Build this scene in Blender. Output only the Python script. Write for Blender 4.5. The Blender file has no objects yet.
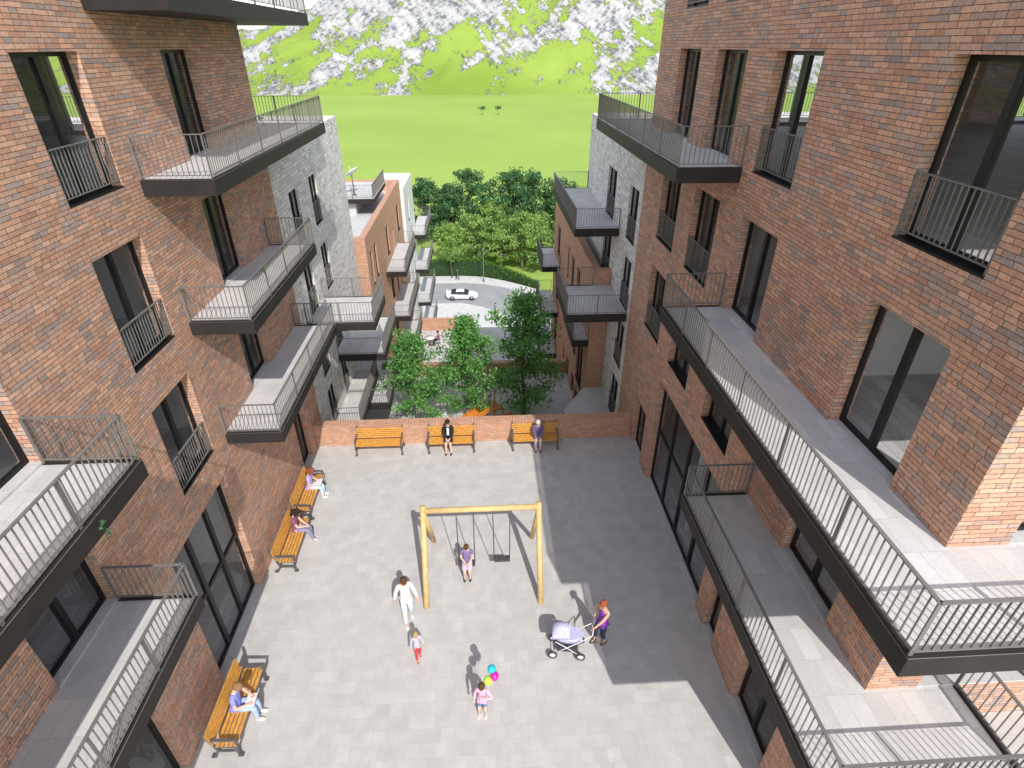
import bpy, bmesh, math, random
from mathutils import Vector, Matrix, Euler, noise
R = math.radians
rnd = random.Random(7)
sc = bpy.context.scene
COL = sc.collection

# ------------------------------------------------------------------ helpers
class MB:
    """mesh builder: collects faces and links them as one object"""
    def __init__(s): s.v = []; s.f = []; s.m = []; s.sm = []
    def face(s, pts, mi=0, smooth=False):
        n = len(s.v); s.v += [tuple(p) for p in pts]; s.f.append(tuple(range(n, n+len(pts)))); s.m.append(mi); s.sm.append(smooth)
    def box(s, x0, x1, y0, y1, z0, z1, mi=0, M=None):
        if x0 > x1: x0, x1 = x1, x0
        if y0 > y1: y0, y1 = y1, y0
        if z0 > z1: z0, z1 = z1, z0
        P = [(x0,y0,z0),(x1,y0,z0),(x1,y1,z0),(x0,y1,z0),(x0,y0,z1),(x1,y0,z1),(x1,y1,z1),(x0,y1,z1)]
        if M is not None: P = [tuple(M @ Vector(p)) for p in P]
        n = len(s.v); s.v += P
        for q in ((3,2,1,0),(4,5,6,7),(0,1,5,4),(1,2,6,5),(2,3,7,6),(3,0,4,7)):
            s.f.append(tuple(n+i for i in q)); s.m.append(mi); s.sm.append(False)
    def bar(s, a, b, w, h=None, mi=0, up=(0,0,1)):
        a = Vector(a); b = Vector(b); d = b-a; L = d.length
        if L < 1e-6: return
        z = d.normalized(); u = Vector(up)
        if abs(z.dot(u)) > .99: u = Vector((0,1,0))
        x = z.cross(u).normalized(); y = x.cross(z)
        M = Matrix((x,y,z)).transposed().to_4x4(); M.translation = a
        h = h or w
        s.box(-w/2, w/2, -h/2, h/2, 0, L, mi, M)
    def tube(s, pts, rad, n=8, mi=0, cap=True, smooth=True):
        pts = [Vector(p) for p in pts]
        if not hasattr(rad, '__len__'): rad = [rad]*len(pts)
        base = len(s.v); px = None
        for i, p in enumerate(pts):
            d = (pts[min(i+1, len(pts)-1)] - pts[max(i-1, 0)])
            d = d.normalized() if d.length > 1e-9 else Vector((0,0,1))
            if px is None:
                u = Vector((1,0,0)) if abs(d.x) < .8 else Vector((0,1,0))
                px = (u - d*u.dot(d)).normalized()
            else:
                px = (px - d*px.dot(d)); px = px.normalized() if px.length > 1e-6 else d.orthogonal().normalized()
            py = d.cross(px)
            for k in range(n):
                a = 2*math.pi*k/n
                s.v.append(tuple(p + (px*math.cos(a)+py*math.sin(a))*rad[i]))
        for i in range(len(pts)-1):
            for k in range(n):
                s.f.append((base+i*n+k, base+i*n+(k+1)%n, base+(i+1)*n+(k+1)%n, base+(i+1)*n+k)); s.m.append(mi); s.sm.append(smooth)
        if cap:
            s.f.append(tuple(base+k for k in reversed(range(n)))); s.m.append(mi); s.sm.append(False)
            e = base+(len(pts)-1)*n
            s.f.append(tuple(e+k for k in range(n))); s.m.append(mi); s.sm.append(False)
    def lathe(s, prof, n=16, c=(0,0,0), mi=0, M=None):
        base = len(s.v)
        for r, z in prof:
            for k in range(n):
                a = 2*math.pi*k/n
                p = Vector((r*math.cos(a)+c[0], r*math.sin(a)+c[1], z+c[2]))
                if M is not None: p = M @ p
                s.v.append(tuple(p))
        for i in range(len(prof)-1):
            for k in range(n):
                s.f.append((base+i*n+k, base+i*n+(k+1)%n, base+(i+1)*n+(k+1)%n, base+(i+1)*n+k)); s.m.append(mi); s.sm.append(True)
    def ball(s, c, r, n=10, mi=0, M=None):
        if not hasattr(r, '__len__'): r = (r,r,r)
        base = len(s.v); rings = n//2+1
        for i in range(rings+1):
            t = math.pi*i/rings
            for k in range(n):
                a = 2*math.pi*k/n
                p = Vector((r[0]*math.sin(t)*math.cos(a), r[1]*math.sin(t)*math.sin(a), r[2]*math.cos(t)))
                if M is not None: p = M @ p
                s.v.append(tuple(p+Vector(c)))
        for i in range(rings):
            for k in range(n):
                s.f.append((base+(i+1)*n+k, base+(i+1)*n+(k+1)%n, base+i*n+(k+1)%n, base+i*n+k)); s.m.append(mi); s.sm.append(True)
    def prism(s, poly, z0, z1, mi_top=0, mi_side=1):
        n = len(poly)
        s.face([(x,y,z1) for x,y in poly], mi_top)
        s.face([(x,y,z0) for x,y in reversed(poly)], mi_side)
        for i in range(n):
            a, b = poly[i], poly[(i+1)%n]
            s.face([(a[0],a[1],z0),(b[0],b[1],z0),(b[0],b[1],z1),(a[0],a[1],z1)], mi_side)
    def build(s, name, mats, parent=None, loc=None, bevel=0):
        me = bpy.data.meshes.new(name); me.from_pydata(s.v, [], s.f)
        if not isinstance(mats, (list, tuple)): mats = [mats]
        for m in mats: me.materials.append(m)
        me.polygons.foreach_set('material_index', s.m); me.polygons.foreach_set('use_smooth', s.sm)
        me.update()
        o = bpy.data.objects.new(name, me); COL.objects.link(o)
        if parent is not None: o.parent = parent
        if loc: o.location = loc
        if bevel:
            b = o.modifiers.new('bevel', 'BEVEL'); b.width = bevel; b.segments = 2; b.limit_method = 'ANGLE'
        return o

def thing(name, label, cat, loc=(0,0,0), rz=0, group=None):
    o = bpy.data.objects.new(name, None); COL.objects.link(o); o.empty_display_size = .2
    o.location = loc; o.rotation_euler = (0,0,rz)
    return tag(o, label, cat, group)
def tag(o, label, cat, group=None, kind=None):
    o['label'] = label; o['category'] = cat
    if group: o['group'] = group
    if kind: o['kind'] = kind
    return o
def structure(o, label=None, cat=None):
    o['kind'] = 'structure'
    if label: o['label'] = label; o['category'] = cat
    return o
def copy_tree(o, parent=None):
    c = o.copy(); COL.objects.link(c)
    if parent is not None: c.parent = parent
    for ch in list(o.children): copy_tree(ch, c)
    return c

# ------------------------------------------------------------------ materials
def new_mat(name):
    m = bpy.data.materials.new(name); m.use_nodes = True
    nt = m.node_tree; nt.nodes.clear()
    out = nt.nodes.new('ShaderNodeOutputMaterial'); b = nt.nodes.new('ShaderNodeBsdfPrincipled')
    nt.links.new(b.outputs[0], out.inputs[0])
    return m, nt, b, out
def nn(nt, t, **kw):
    n = nt.nodes.new(t)
    for k, v in kw.items(): setattr(n, k, v)
    return n
def math_(nt, op, a, b=None, c=None):
    n = nn(nt, 'ShaderNodeMath', operation=op)
    for i, x in enumerate((a, b, c)):
        if x is None: continue
        if isinstance(x, (int, float)): n.inputs[i].default_value = x
        else: nt.links.new(x, n.inputs[i])
    return n.outputs[0]
def ramp(nt, fac, stops, mode='LINEAR'):
    n = nn(nt, 'ShaderNodeValToRGB'); cr = n.color_ramp; cr.interpolation = mode
    while len(cr.elements) < len(stops): cr.elements.new(.5)
    for e, (p, c) in zip(cr.elements, stops): e.position = p; e.color = (*c, 1)
    nt.links.new(fac, n.inputs[0]); return n.outputs[0]
def mixc(nt, fac, a, b, mode='MIX'):
    n = nn(nt, 'ShaderNodeMix', data_type='RGBA', blend_type=mode)
    for i, x in ((0, fac), (6, a), (7, b)):
        if isinstance(x, (int, float)): n.inputs[i].default_value = x
        elif isinstance(x, tuple): n.inputs[i].default_value = (*x, 1)
        else: nt.links.new(x, n.inputs[i])
    return n.outputs[2]
def simple(name, col, rough=.6, metal=0, var=.12, scale=6, spec=.4, bump=0):
    m, nt, b, out = new_mat(name)
    tc = nn(nt, 'ShaderNodeTexCoord'); no = nn(nt, 'ShaderNodeTexNoise')
    no.inputs['Scale'].default_value = scale; no.inputs['Detail'].default_value = 5
    nt.links.new(tc.outputs['Object'], no.inputs['Vector'])
    lo = tuple(c*(1-var) for c in col); hi = tuple(min(1, c*(1+var)) for c in col)
    nt.links.new(ramp(nt, no.outputs[0], [(.3, lo), (.7, hi)]), b.inputs['Base Color'])
    b.inputs['Roughness'].default_value = rough; b.inputs['Metallic'].default_value = metal
    b.inputs['Specular IOR Level'].default_value = spec
    if bump:
        bp = nn(nt, 'ShaderNodeBump'); bp.inputs['Strength'].default_value = bump; bp.inputs['Distance'].default_value = .02
        nt.links.new(no.outputs[0], bp.inputs['Height']); nt.links.new(bp.outputs[0], b.inputs['Normal'])
    return m
def brick_mat(name, w, h, mort, stops, mcol, rough=.85, bump=.6, bright=.25, big=.15, mortar_depth=1, split=0.0, mott=.3, bigs=.6):
    m, nt, b, out = new_mat(name)
    g = nn(nt, 'ShaderNodeNewGeometry'); sp = nn(nt, 'ShaderNodeSeparateXYZ'); nt.links.new(g.outputs['Position'], sp.inputs[0])
    sn = nn(nt, 'ShaderNodeSeparateXYZ'); nt.links.new(g.outputs['True Normal'], sn.inputs[0])
    ax = math_(nt, 'GREATER_THAN', math_(nt, 'ABSOLUTE', sn.outputs[0]), .7)
    az = math_(nt, 'GREATER_THAN', math_(nt, 'ABSOLUTE', sn.outputs[2]), .7)
    u = math_(nt, 'ADD', math_(nt, 'MULTIPLY', sp.outputs[1], ax), math_(nt, 'MULTIPLY', sp.outputs[0], math_(nt, 'SUBTRACT', 1, ax)))
    v = math_(nt, 'ADD', math_(nt, 'MULTIPLY', sp.outputs[1], az), math_(nt, 'MULTIPLY', sp.outputs[2], math_(nt, 'SUBTRACT', 1, az)))
    vr = math_(nt, 'DIVIDE', v, h); row = math_(nt, 'FLOOR', vr)
    wn0 = nn(nt, 'ShaderNodeTexWhiteNoise', noise_dimensions='1D'); nt.links.new(row, wn0.inputs['W'])
    uu = math_(nt, 'ADD', math_(nt, 'DIVIDE', u, w), math_(nt, 'ADD', math_(nt, 'MULTIPLY', row, .5), math_(nt, 'MULTIPLY', wn0.outputs[0], .22)))
    colm = math_(nt, 'FLOOR', uu)
    cv0 = nn(nt, 'ShaderNodeCombineXYZ'); nt.links.new(colm, cv0.inputs[0]); nt.links.new(row, cv0.inputs[1]); cv0.inputs[2].default_value = 7
    wns = nn(nt, 'ShaderNodeTexWhiteNoise', noise_dimensions='3D'); nt.links.new(cv0.outputs[0], wns.inputs['Vector'])
    spl = math_(nt, 'GREATER_THAN', wns.outputs[0], 1-split)
    half = math_(nt, 'MULTIPLY', math_(nt, 'GREATER_THAN', math_(nt, 'FRACT', uu), .5), spl)
    fu = math_(nt, 'MULTIPLY', math_(nt, 'FRACT', uu), w); fv = math_(nt, 'MULTIPLY', math_(nt, 'FRACT', vr), h)
    du = math_(nt, 'MINIMUM', fu, math_(nt, 'SUBTRACT', w, fu)); du = math_(nt, 'MINIMUM', du, math_(nt, 'ADD', math_(nt, 'ABSOLUTE', math_(nt, 'SUBTRACT', fu, w/2)), math_(nt, 'MULTIPLY', math_(nt, 'SUBTRACT', 1, spl), 9))); dv = math_(nt, 'MINIMUM', fv, math_(nt, 'SUBTRACT', h, fv))
    d = math_(nt, 'MINIMUM', du, dv)
    nz = nn(nt, 'ShaderNodeTexNoise'); nz.inputs['Scale'].default_value = 22; nz.inputs['Detail'].default_value = 4
    nt.links.new(g.outputs['Position'], nz.inputs['Vector'])
    dd = math_(nt, 'ADD', d, math_(nt, 'MULTIPLY', math_(nt, 'SUBTRACT', nz.outputs[0], .5), mort*.7))
    mr = nn(nt, 'ShaderNodeMapRange', interpolation_type='SMOOTHSTEP'); nt.links.new(dd, mr.inputs[0])
    mr.inputs[1].default_value = mort*.35; mr.inputs[2].default_value = mort*.75
    cv = nn(nt, 'ShaderNodeCombineXYZ'); nt.links.new(math_(nt, 'ADD', colm, math_(nt, 'MULTIPLY', half, .37)), cv.inputs[0]); nt.links.new(row, cv.inputs[1])
    wn = nn(nt, 'ShaderNodeTexWhiteNoise', noise_dimensions='2D'); nt.links.new(cv.outputs[0], wn.inputs['Vector'])
    c = ramp(nt, wn.outputs[0], stops)
    sc_ = nn(nt, 'ShaderNodeSeparateColor'); nt.links.new(wn.outputs[1], sc_.inputs[0])
    br = math_(nt, 'ADD', 1-bright/2, math_(nt, 'MULTIPLY', sc_.outputs[1], bright))
    nb = nn(nt, 'ShaderNodeTexNoise'); nb.inputs['Scale'].default_value = bigs; nb.inputs['Detail'].default_value = 3
    nt.links.new(g.outputs['Position'], nb.inputs['Vector'])
    br = math_(nt, 'MULTIPLY', br, math_(nt, 'ADD', 1-big/2, math_(nt, 'MULTIPLY', nb.outputs[0], big)))
    br = math_(nt, 'MULTIPLY', br, math_(nt, 'ADD', 1-mott/2, math_(nt, 'MULTIPLY', nz.outputs[0], mott)))
    hs = nn(nt, 'ShaderNodeVectorMath', operation='SCALE'); nt.links.new(c, hs.inputs[0]); nt.links.new(br, hs.inputs[3])
    nt.links.new(mixc(nt, mr.outputs[0], mcol, hs.outputs[0]), b.inputs['Base Color'])
    b.inputs['Roughness'].default_value = rough; b.inputs['Specular IOR Level'].default_value = .25
    bp = nn(nt, 'ShaderNodeBump'); bp.inputs['Strength'].default_value = bump; bp.inputs['Distance'].default_value = .008
    hh = math_(nt, 'ADD', math_(nt, 'MULTIPLY', mr.outputs[0], mortar_depth), math_(nt, 'MULTIPLY', nz.outputs[0], .35))
    hh = math_(nt, 'ADD', hh, math_(nt, 'MULTIPLY', sc_.outputs[2], .3))
    nt.links.new(hh, bp.inputs['Height']); nt.links.new(bp.outputs[0], b.inputs['Normal'])
    return m
def glass_mat(name, tint=(.62,.64,.68), refl=1.0):
    m = bpy.data.materials.new(name); m.use_nodes = True; nt = m.node_tree; nt.nodes.clear()
    out = nn(nt, 'ShaderNodeOutputMaterial'); mx = nn(nt, 'ShaderNodeMixShader')
    tr = nn(nt, 'ShaderNodeBsdfTransparent'); tr.inputs[0].default_value = (*tint, 1)
    gl = nn(nt, 'ShaderNodeBsdfGlossy'); gl.inputs['Roughness'].default_value = .02; gl.inputs[0].default_value = (.9,.93,1,1)
    lw = nn(nt, 'ShaderNodeLayerWeight'); lw.inputs[0].default_value = .5
    fac = math_(nt, 'ADD', .05, math_(nt, 'MULTIPLY', .75, math_(nt, 'POWER', lw.outputs['Facing'], 5)))
    nt.links.new(math_(nt, 'MULTIPLY', fac, refl), mx.inputs[0])
    df = nn(nt, 'ShaderNodeBsdfDiffuse'); df.inputs[0].default_value = (.5,.5,.52,1)
    m0 = nn(nt, 'ShaderNodeMixShader'); m0.inputs[0].default_value = .05
    nt.links.new(tr.outputs[0], m0.inputs[1]); nt.links.new(df.outputs[0], m0.inputs[2])
    nt.links.new(m0.outputs[0], mx.inputs[1]); nt.links.new(gl.outputs[0], mx.inputs[2]); nt.links.new(mx.outputs[0], out.inputs[0])
    return m
def leaf_mat(name, cols, trans=.3):
    m, nt, b, out = new_mat(name)
    g = nn(nt, 'ShaderNodeNewGeometry')
    c = ramp(nt, g.outputs['Random Per Island'], [(i/(len(cols)-1), q) for i, q in enumerate(cols)])
    nt.links.new(c, b.inputs['Base Color']); b.inputs['Roughness'].default_value = .55; b.inputs['Specular IOR Level'].default_value = .3
    t = nn(nt, 'ShaderNodeBsdfTranslucent'); mx = nn(nt, 'ShaderNodeMixShader'); mx.inputs[0].default_value = trans
    nt.links.new(c, t.inputs[0]); nt.links.new(b.outputs[0], mx.inputs[1]); nt.links.new(t.outputs[0], mx.inputs[2]); nt.links.new(mx.outputs[0], out.inputs[0])
    return m

BRICK = brick_mat('red_brown_brick', .36, .077, .0085,
    [(0,(.66,.40,.285)),(.18,(.60,.33,.22)),(.36,(.54,.295,.205)),(.54,(.63,.38,.265)),(.70,(.57,.36,.27)),(.80,(.43,.32,.275)),(.90,(.38,.30,.275)),(1,(.54,.34,.26))], (.16,.11,.09), bump=.7, bright=.28, split=.3, mott=.8)
BRICKP = brick_mat('orange_brick', .26, .085, .012,
    [(0,(.64,.36,.235)),(.3,(.60,.32,.20)),(.6,(.54,.285,.18)),(.85,(.61,.37,.26)),(1,(.44,.29,.23))], (.30,.22,.18), bump=.5, bright=.2, split=.3, mott=.5)
WBRICK = brick_mat('white_grey_brick', .36, .14, .02,
    [(0,(.84,.815,.79)),(.4,(.78,.755,.73)),(.7,(.71,.69,.675)),(.9,(.57,.555,.55)),(1,(.82,.79,.765))], (.52,.505,.495), bump=.3, bright=.22)
PAVE = brick_mat('courtyard_paving', .32, .32, .009,
    [(0,(.49,.48,.47)),(.5,(.515,.505,.495)),(1,(.535,.525,.515))], (.455,.445,.435), bump=.1, bright=.05, big=.34, bigs=2.4, mott=.2, rough=.8)
TERR = brick_mat('balcony_paving', .30, .60, .010,
    [(0,(.52,.51,.505)),(.5,(.55,.54,.535)),(1,(.59,.58,.575))], (.46,.45,.45), bump=.1, bright=.04, big=.24, bigs=2.2, rough=.75)
FLOORM = brick_mat('interior_floor', .2, 1.2, .006, [(0,(.46,.45,.44)),(1,(.54,.53,.52))], (.12,.12,.12), bump=.1, rough=.5)
FASCIA = simple('dark_steel_fascia', (.030,.026,.025), .6, 0, .15, 3, spec=.25)
RAILM = simple('grey_metal_railing', (.20,.192,.183), .5, .2, .1, 4)
FRAME = simple('black_window_frame', (.012,.012,.013), .45, 0, .2, 5, spec=.3)
GLASS = glass_mat('window_glass', (.93,.935,.95), .6)
PLASTER = simple('interior_plaster', (.66,.65,.63), .9, 0, .06, 2)
ROOFM = simple('pale_roof_membrane', (.55,.55,.56), .8, 0, .08, 1.5)
CONC = simple('pale_concrete', (.55,.54,.53), .85, 0, .1, 1.2, bump=.1)
ASPH = simple('asphalt', (.29,.30,.305), .9, 0, .1, .6)
WHITEP = simple('white_paint', (.75,.75,.76), .4, 0, .03, 3)
WOOD = simple('bench_timber', (.62,.31,.065), .5, 0, .22, 9)
POLEW = simple('swing_timber', (.68,.48,.22), .6, 0, .15, 7)
IRON = simple('cast_iron', (.14,.14,.145), .5, .4, .15, 8)
CHAIN = simple('chain_steel', (.10,.10,.11), .45, .6, .1, 20)

# ------------------------------------------------------------------ setting constants
XR, XL = 5.9, -6.93
F = {0: 0.0, 2: 5.18, 3: 8.40, 4: 11.62, 5: 14.84}
TH = .36

def wall(mb, axis, outer, inner, u0, u1, z0, z1, ops=(), cap=True, iu0=None, iu1=None, mi=0, mi_in=0):
    """wall with real openings: axis 'x' = plane x const (u is y), 'y' = plane y const (u is x)"""
    P = (lambda d, u, z: (d, u, z)) if axis == 'x' else (lambda d, u, z: (u, d, z))
    us = sorted({u0, u1, *[o[0] for o in ops], *[o[1] for o in ops]}); zs = sorted({z0, z1, *[o[2] for o in ops], *[o[3] for o in ops]})
    hole = lambda u, z: any(o[0] < u < o[1] and o[2] < z < o[3] for o in ops)
    for i in range(len(us)-1):
        for j in range(len(zs)-1):
            a, b, c, d = us[i], us[i+1], zs[j], zs[j+1]
            if hole((a+b)/2, (c+d)/2): continue
            mb.face([P(outer,a,c), P(outer,b,c), P(outer,b,d), P(outer,a,d)], mi)
            a2 = iu0 if (i == 0 and iu0 is not None) else a; b2 = iu1 if (i == len(us)-2 and iu1 is not None) else b
            mb.face([P(inner,a2,c), P(inner,b2,c), P(inner,b2,d), P(inner,a2,d)], mi_in)
    for o in ops:
        a, b, c, d = o[:4]
        mb.face([P(outer,a,c), P(outer,a,d), P(inner,a,d), P(inner,a,c)], mi)
        mb.face([P(outer,b,c), P(outer,b,d), P(inner,b,d), P(inner,b,c)], mi)
        mb.face([P(outer,a,d), P(outer,b,d), P(inner,b,d), P(inner,a,d)], mi)
        mb.face([P(outer,a,c), P(outer,b,c), P(inner,b,c), P(inner,a,c)], mi)
    if cap:
        c0 = iu0 if axis == 'y' and iu0 is not None else u0; c1 = iu1 if axis == 'y' and iu1 is not None else u1
        mb.face([P(outer,c0,z1), P(outer,c1,z1), P(inner,c1,z1), P(inner,c0,z1)], mi)

def rail_mesh(mb, pts, z, h=.86, gap=.108, endpost=True):
    """metal railing along a polyline: flat top and bottom rails, posts, thin upright bars"""
    pts = [Vector((p[0], p[1], z)) for p in pts]
    for i in range(len(pts)-1):
        a, b = pts[i], pts[i+1]; d = b-a; L = d.length; t = d.normalized()
        mb.bar(a+Vector((0,0,h)), b+Vector((0,0,h)), .05, .016)
        mb.bar(a+Vector((0,0,.085)), b+Vector((0,0,.085)), .035, .016)
        ns = max(1, round(L/1.5))
        for k in range(ns+1):
            if k == ns and i < len(pts)-2: continue
            p = a+t*(L*k/ns)
            M = Matrix.Rotation(math.atan2(t.y, t.x), 4, 'Z'); M.translation = p
            mb.box(-.024, .024, -.009, .009, -.12, h-.009, 0, M)
        nb = max(1, int(L/gap))
        for k in range(1, nb):
            p = a+t*(L*k/nb)
            M = Matrix.Rotation(math.atan2(t.y, t.x), 4, 'Z'); M.translation = p
            mb.box(-.006, .006, -.0095, .0095, .094, h-.009, 0, M)

def window(parent, axis, outer, inner, a, b, c, d, nv=1, nh=0, juliet=False, fw=.075, mull=.11, depth=.2, hz=None, dark_sill=False):
    """black framed glazing set back in its opening: frame part, pane sub-part, optional guard rail"""
    s = 1 if inner > outer else -1
    f0 = outer+s*depth; f1 = f0+s*.07
    fb = MB()
    def bx(u0, u1, z0, z1, e=0):
        if axis == 'x': fb.box(f0-s*e, f1+s*e, u0, u1, z0, z1)
        else: fb.box(u0, u1, f0-s*e, f1+s*e, z0, z1)
    g = .003
    bx(a+g, a+fw, c+g, d-g); bx(b-fw, b-g, c+g, d-g); bx(a+fw, b-fw, d-fw, d-g); bx(a+fw, b-fw, c+g, c+fw)
    for k in range(1, nv+1):
        u = a+(b-a)*k/(nv+1); bx(u-mull/2, u+mull/2, c+fw, d-fw, .012)
    if nh:
        z = hz if hz else (c+d)/2
        us = [a+fw]+[x for k in range(1, nv+1) for x in (a+(b-a)*k/(nv+1)-mull/2, a+(b-a)*k/(nv+1)+mull/2)]+[b-fw]
        for q in range(0, len(us), 2): bx(us[q], us[q+1], z-.05, z+.05)
    fo = fb.build('window', FRAME, parent)
    pb = MB(); m = f0+s*.035
    P = (lambda u, z, e: (m+e, u, z)) if axis == 'x' else (lambda u, z, e: (u, m+e, z))
    pb.face([P(a+fw-.01, c+fw-.01, 0), P(b-fw+.01, c+fw-.01, 0), P(b-fw+.01, d-fw+.01, 0), P(a+fw-.01, d-fw+.01, 0)])
    pb.build('pane', GLASS, fo)
    q = MB(); zb = c-.028
    if axis == 'x': q.box(outer-s*.003, f0-s*.002, a+.002, b-.002, zb, c+.005)
    else: q.box(a+.002, b-.002, outer-s*.003, f0-s*.002, zb, c+.005)
    q.build('sill', FRAME if juliet or dark_sill else TERR, fo)
    if juliet:
        rb = MB(); o = outer+s*.03
        pts = [(o, a+.03), (o, b-.03)] if axis == 'x' else [(a+.03, o), (b-.03, o)]
        rail_mesh(rb, pts, c+.02, .86, .1)
        rb.build('guard_rail', RAILM, fo)
    return fo

def balcony(parent, poly, z, rails, th=.32, name='balcony'):
    mb = MB(); mb.prism(poly, z-th, z)
    # thin raised steel edge trim along the railing line
    o = mb.build(name, [TERR, FASCIA], parent)
    rb = MB(); tr = MB()
    for r in rails:
        rail_mesh(rb, r, z)
        for k in range(len(r)-1):
            a, b = Vector((*r[k], z+.006)), Vector((*r[k+1], z+.006)); d = (b-a).normalized()*.037
            tr.bar(a-(d if k else d*0), b+(d*0 if k < len(r)-2 else d*0), .074, .016+.002*(k % 2))
    rb.build('railing', RAILM, o); tr.build('edge_trim', FASCIA, o)
    return o

# ------------------------------------------------------------------ right brick building
def opening(y0, y1, z0, z1): return (y0, y1, z0, z1)
WH = 2.28
br = thing('brick_building', 'red brown brick apartment building on the right, in shade, two long wrap around balconies', 'building', (XR, 13, 0))
def loc_parent(o):
    """children are modelled in world coordinates"""
    return o
def P_(o, root):
    o.parent = root; o.matrix_parent_inverse = Matrix.Translation(root.location).inverted(); return o
class Root:
    """wraps a thing so that world-space meshes can be parented to it"""
br.location = (0,0,0)
wr = []
colA, colB, colC, colD = (6.02,7.74), (10.8,12.54), (13.92,15.7), (16.9,18.66)
o_front = []
for f in (4,3,5): o_front += [(*c, F[f]+.03, F[f]+WH) for c in (colA,colB,colC,colD)]
o_front += [(6.08,7.82,F[2]+.03,F[2]+WH)] + [(*c, F[2]+.03, F[2]+WH) for c in (colB,colC,colD)]
o_ground = [(17.0,18.4,.03,2.2),(10.4,16.1,.03,4.28),(9.14,9.8,.03,4.2),(6.1,7.76,.03,4.2)]
mb = MB()
Y0, Y1, XB, ZT = 4.86, 20.8, 24.0, 18.3
wall(mb, 'x', XR, XR+TH, Y0, Y1, -.6, ZT, o_front+o_ground, iu0=Y0+TH, iu1=Y1-TH)
endo = [(6.75,8.6,F[f]+.03,F[f]+WH) for f in (2,3,4,5)] + [(10.5,13.5,F[f]+.03,F[f]+WH) for f in (3,4,5)]
wall(mb, 'y', Y0, Y0+TH, XR, XB, -.6, ZT, endo, iu0=XR+TH, iu1=XB-TH)
rear = [(9.4,11.9,F[4]+.03,F[4]+WH),(18.2,21.0,F[4]+.03,F[4]+WH)]
wall(mb, 'y', Y1, Y1-TH, XR, XB, -16.5, ZT, rear, iu0=XR+TH, iu1=XB-TH)
wall(mb, 'x', XB, XB-TH, Y0, Y1, -.6, ZT, [(8,10,F[4]+.03,F[4]+WH),(13,15,F[4]+.03,F[4]+WH)], iu0=Y0+TH, iu1=Y1-TH)
mb.build('wall', BRICK, br)
mb = MB()
for f in (2,3,4,5): mb.box(XR+TH-.06, XB-TH+.06, Y0+TH-.06, Y1-TH+.06, F[f]-.28, F[f], 0)
mb.box(XR+TH-.06, XB-TH+.06, Y0+TH-.06, Y1-TH+.06, -.3, -.02)
mb.build('floor_slab', FLOORM, br)
mb = MB(); mb.box(XR-.08, XB+.08, Y0-.08, Y1+.08, ZT+.002, ZT+.15); mb.build('roof', ROOFM, br)
mb = MB()
for f, x in ((3,11.5),(2,11),(0,10.5)):
    z1 = F[f]+2.92 if f else 4.88
    mb.box(x, x+.15, Y0+TH, Y1-TH, F[f]+.002 if f else -.018, z1)
    for y in (9.2, 13.3): mb.box(XR+TH+.3, x-.003, y, y+.12, F[f]+.004 if f else -.016, z1-.002)
mb.build('partition', PLASTER, br)
for f in (4,3,5):
    for c in (colA,colB,colC,colD):
        jl = (f == 4 and c in (colA,colB)) or (f == 3 and c in (colC,colD)) or f == 5
        window(br, 'x', XR, XR+TH, *c, F[f]+.03, F[f]+WH, 1, juliet=jl)
window(br, 'x', XR, XR+TH, 6.08, 7.82, F[2]+.03, F[2]+WH, 1)
for c in (colB,colC,colD): window(br, 'x', XR, XR+TH, *c, F[2]+.03, F[2]+WH, 1, juliet=c == colD, dark_sill=True)
window(br, 'x', XR, XR+TH, *o_ground[0], 1)
window(br, 'x', XR, XR+TH, *o_ground[1], 3, 1, hz=2.25, mull=.13, fw=.1)
window(br, 'x', XR, XR+TH, *o_ground[2], 0); window(br, 'x', XR, XR+TH, *o_ground[3], 1, fw=.09)
for o in endo: window(br, 'y', Y0, Y0+TH, *o, 1)
for o in rear: window(br, 'y', Y1, Y1-TH, *o, 1)
e, xo = .06, 4.4
balcony(br, [(xo,3.38),(14,3.38),(14,Y0+e),(XR+e,Y0+e),(XR+e,12.8),(xo,12.8)], F[3], [[(XR-.02,12.76),(xo+.04,12.76),(xo+.04,3.42),(13.96,3.42),(13.96,Y0-.02)]])
balcony(br, [(xo,3.38),(7.42,3.38),(7.42,Y0+e),(XR+e,Y0+e),(XR+e,9.5),(xo,9.5)], F[2], [[(XR-.02,9.46),(xo+.04,9.46),(xo+.04,3.42),(7.38,3.42),(7.38,Y0-.02)]])
balcony(br, [(xo,13.05),(XR+e,13.05),(XR+e,Y1-e),(XB,Y1-e),(XB,22.84),(xo,22.84)], F[4], [[(XR-.02,13.09),(xo+.04,13.09),(xo+.04,22.80),(XB-.04,22.80)]])

# ------------------------------------------------------------------ left brick building
bl = thing('brick_building', 'sunlit orange brown brick apartment building on the left with stacked balconies', 'building')
mb = MB()
LY0, LY1, LXB = -6.0, 19.8, -24.0
cA, cB, cC = (5.58,7.28), (10.06,11.75), (14.72,16.36)
o_front = []
for f in (2,3,4,5): o_front += [(*c, F[f]+.03, F[f]+WH) for c in (cA,cB,cC)] + [(1.2,2.9,F[f]+.03,F[f]+WH)]
o_front += [(8.85,11.85,.03,4.3),(4.9,6.82,.03,4.3),(17.0,18.2,.03,2.4),(-.5,2.5,.03,4.3)]
wall(mb, 'x', XL, XL-TH, LY0, LY1, -.6, ZT, o_front, iu0=LY0+TH, iu1=LY1-TH)
wall(mb, 'y', LY0, LY0+TH, LXB, XL, -.6, ZT, (), iu0=LXB+TH, iu1=XL-TH)
lrear = [(-12.55,-11.2,F[4]+.03,F[4]+WH),(-20,-17.5,F[4]+.03,F[4]+WH)]
wall(mb, 'y', LY1, LY1-TH, LXB, XL, -16.5, ZT, lrear, iu0=LXB+TH, iu1=XL-TH)
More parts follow.
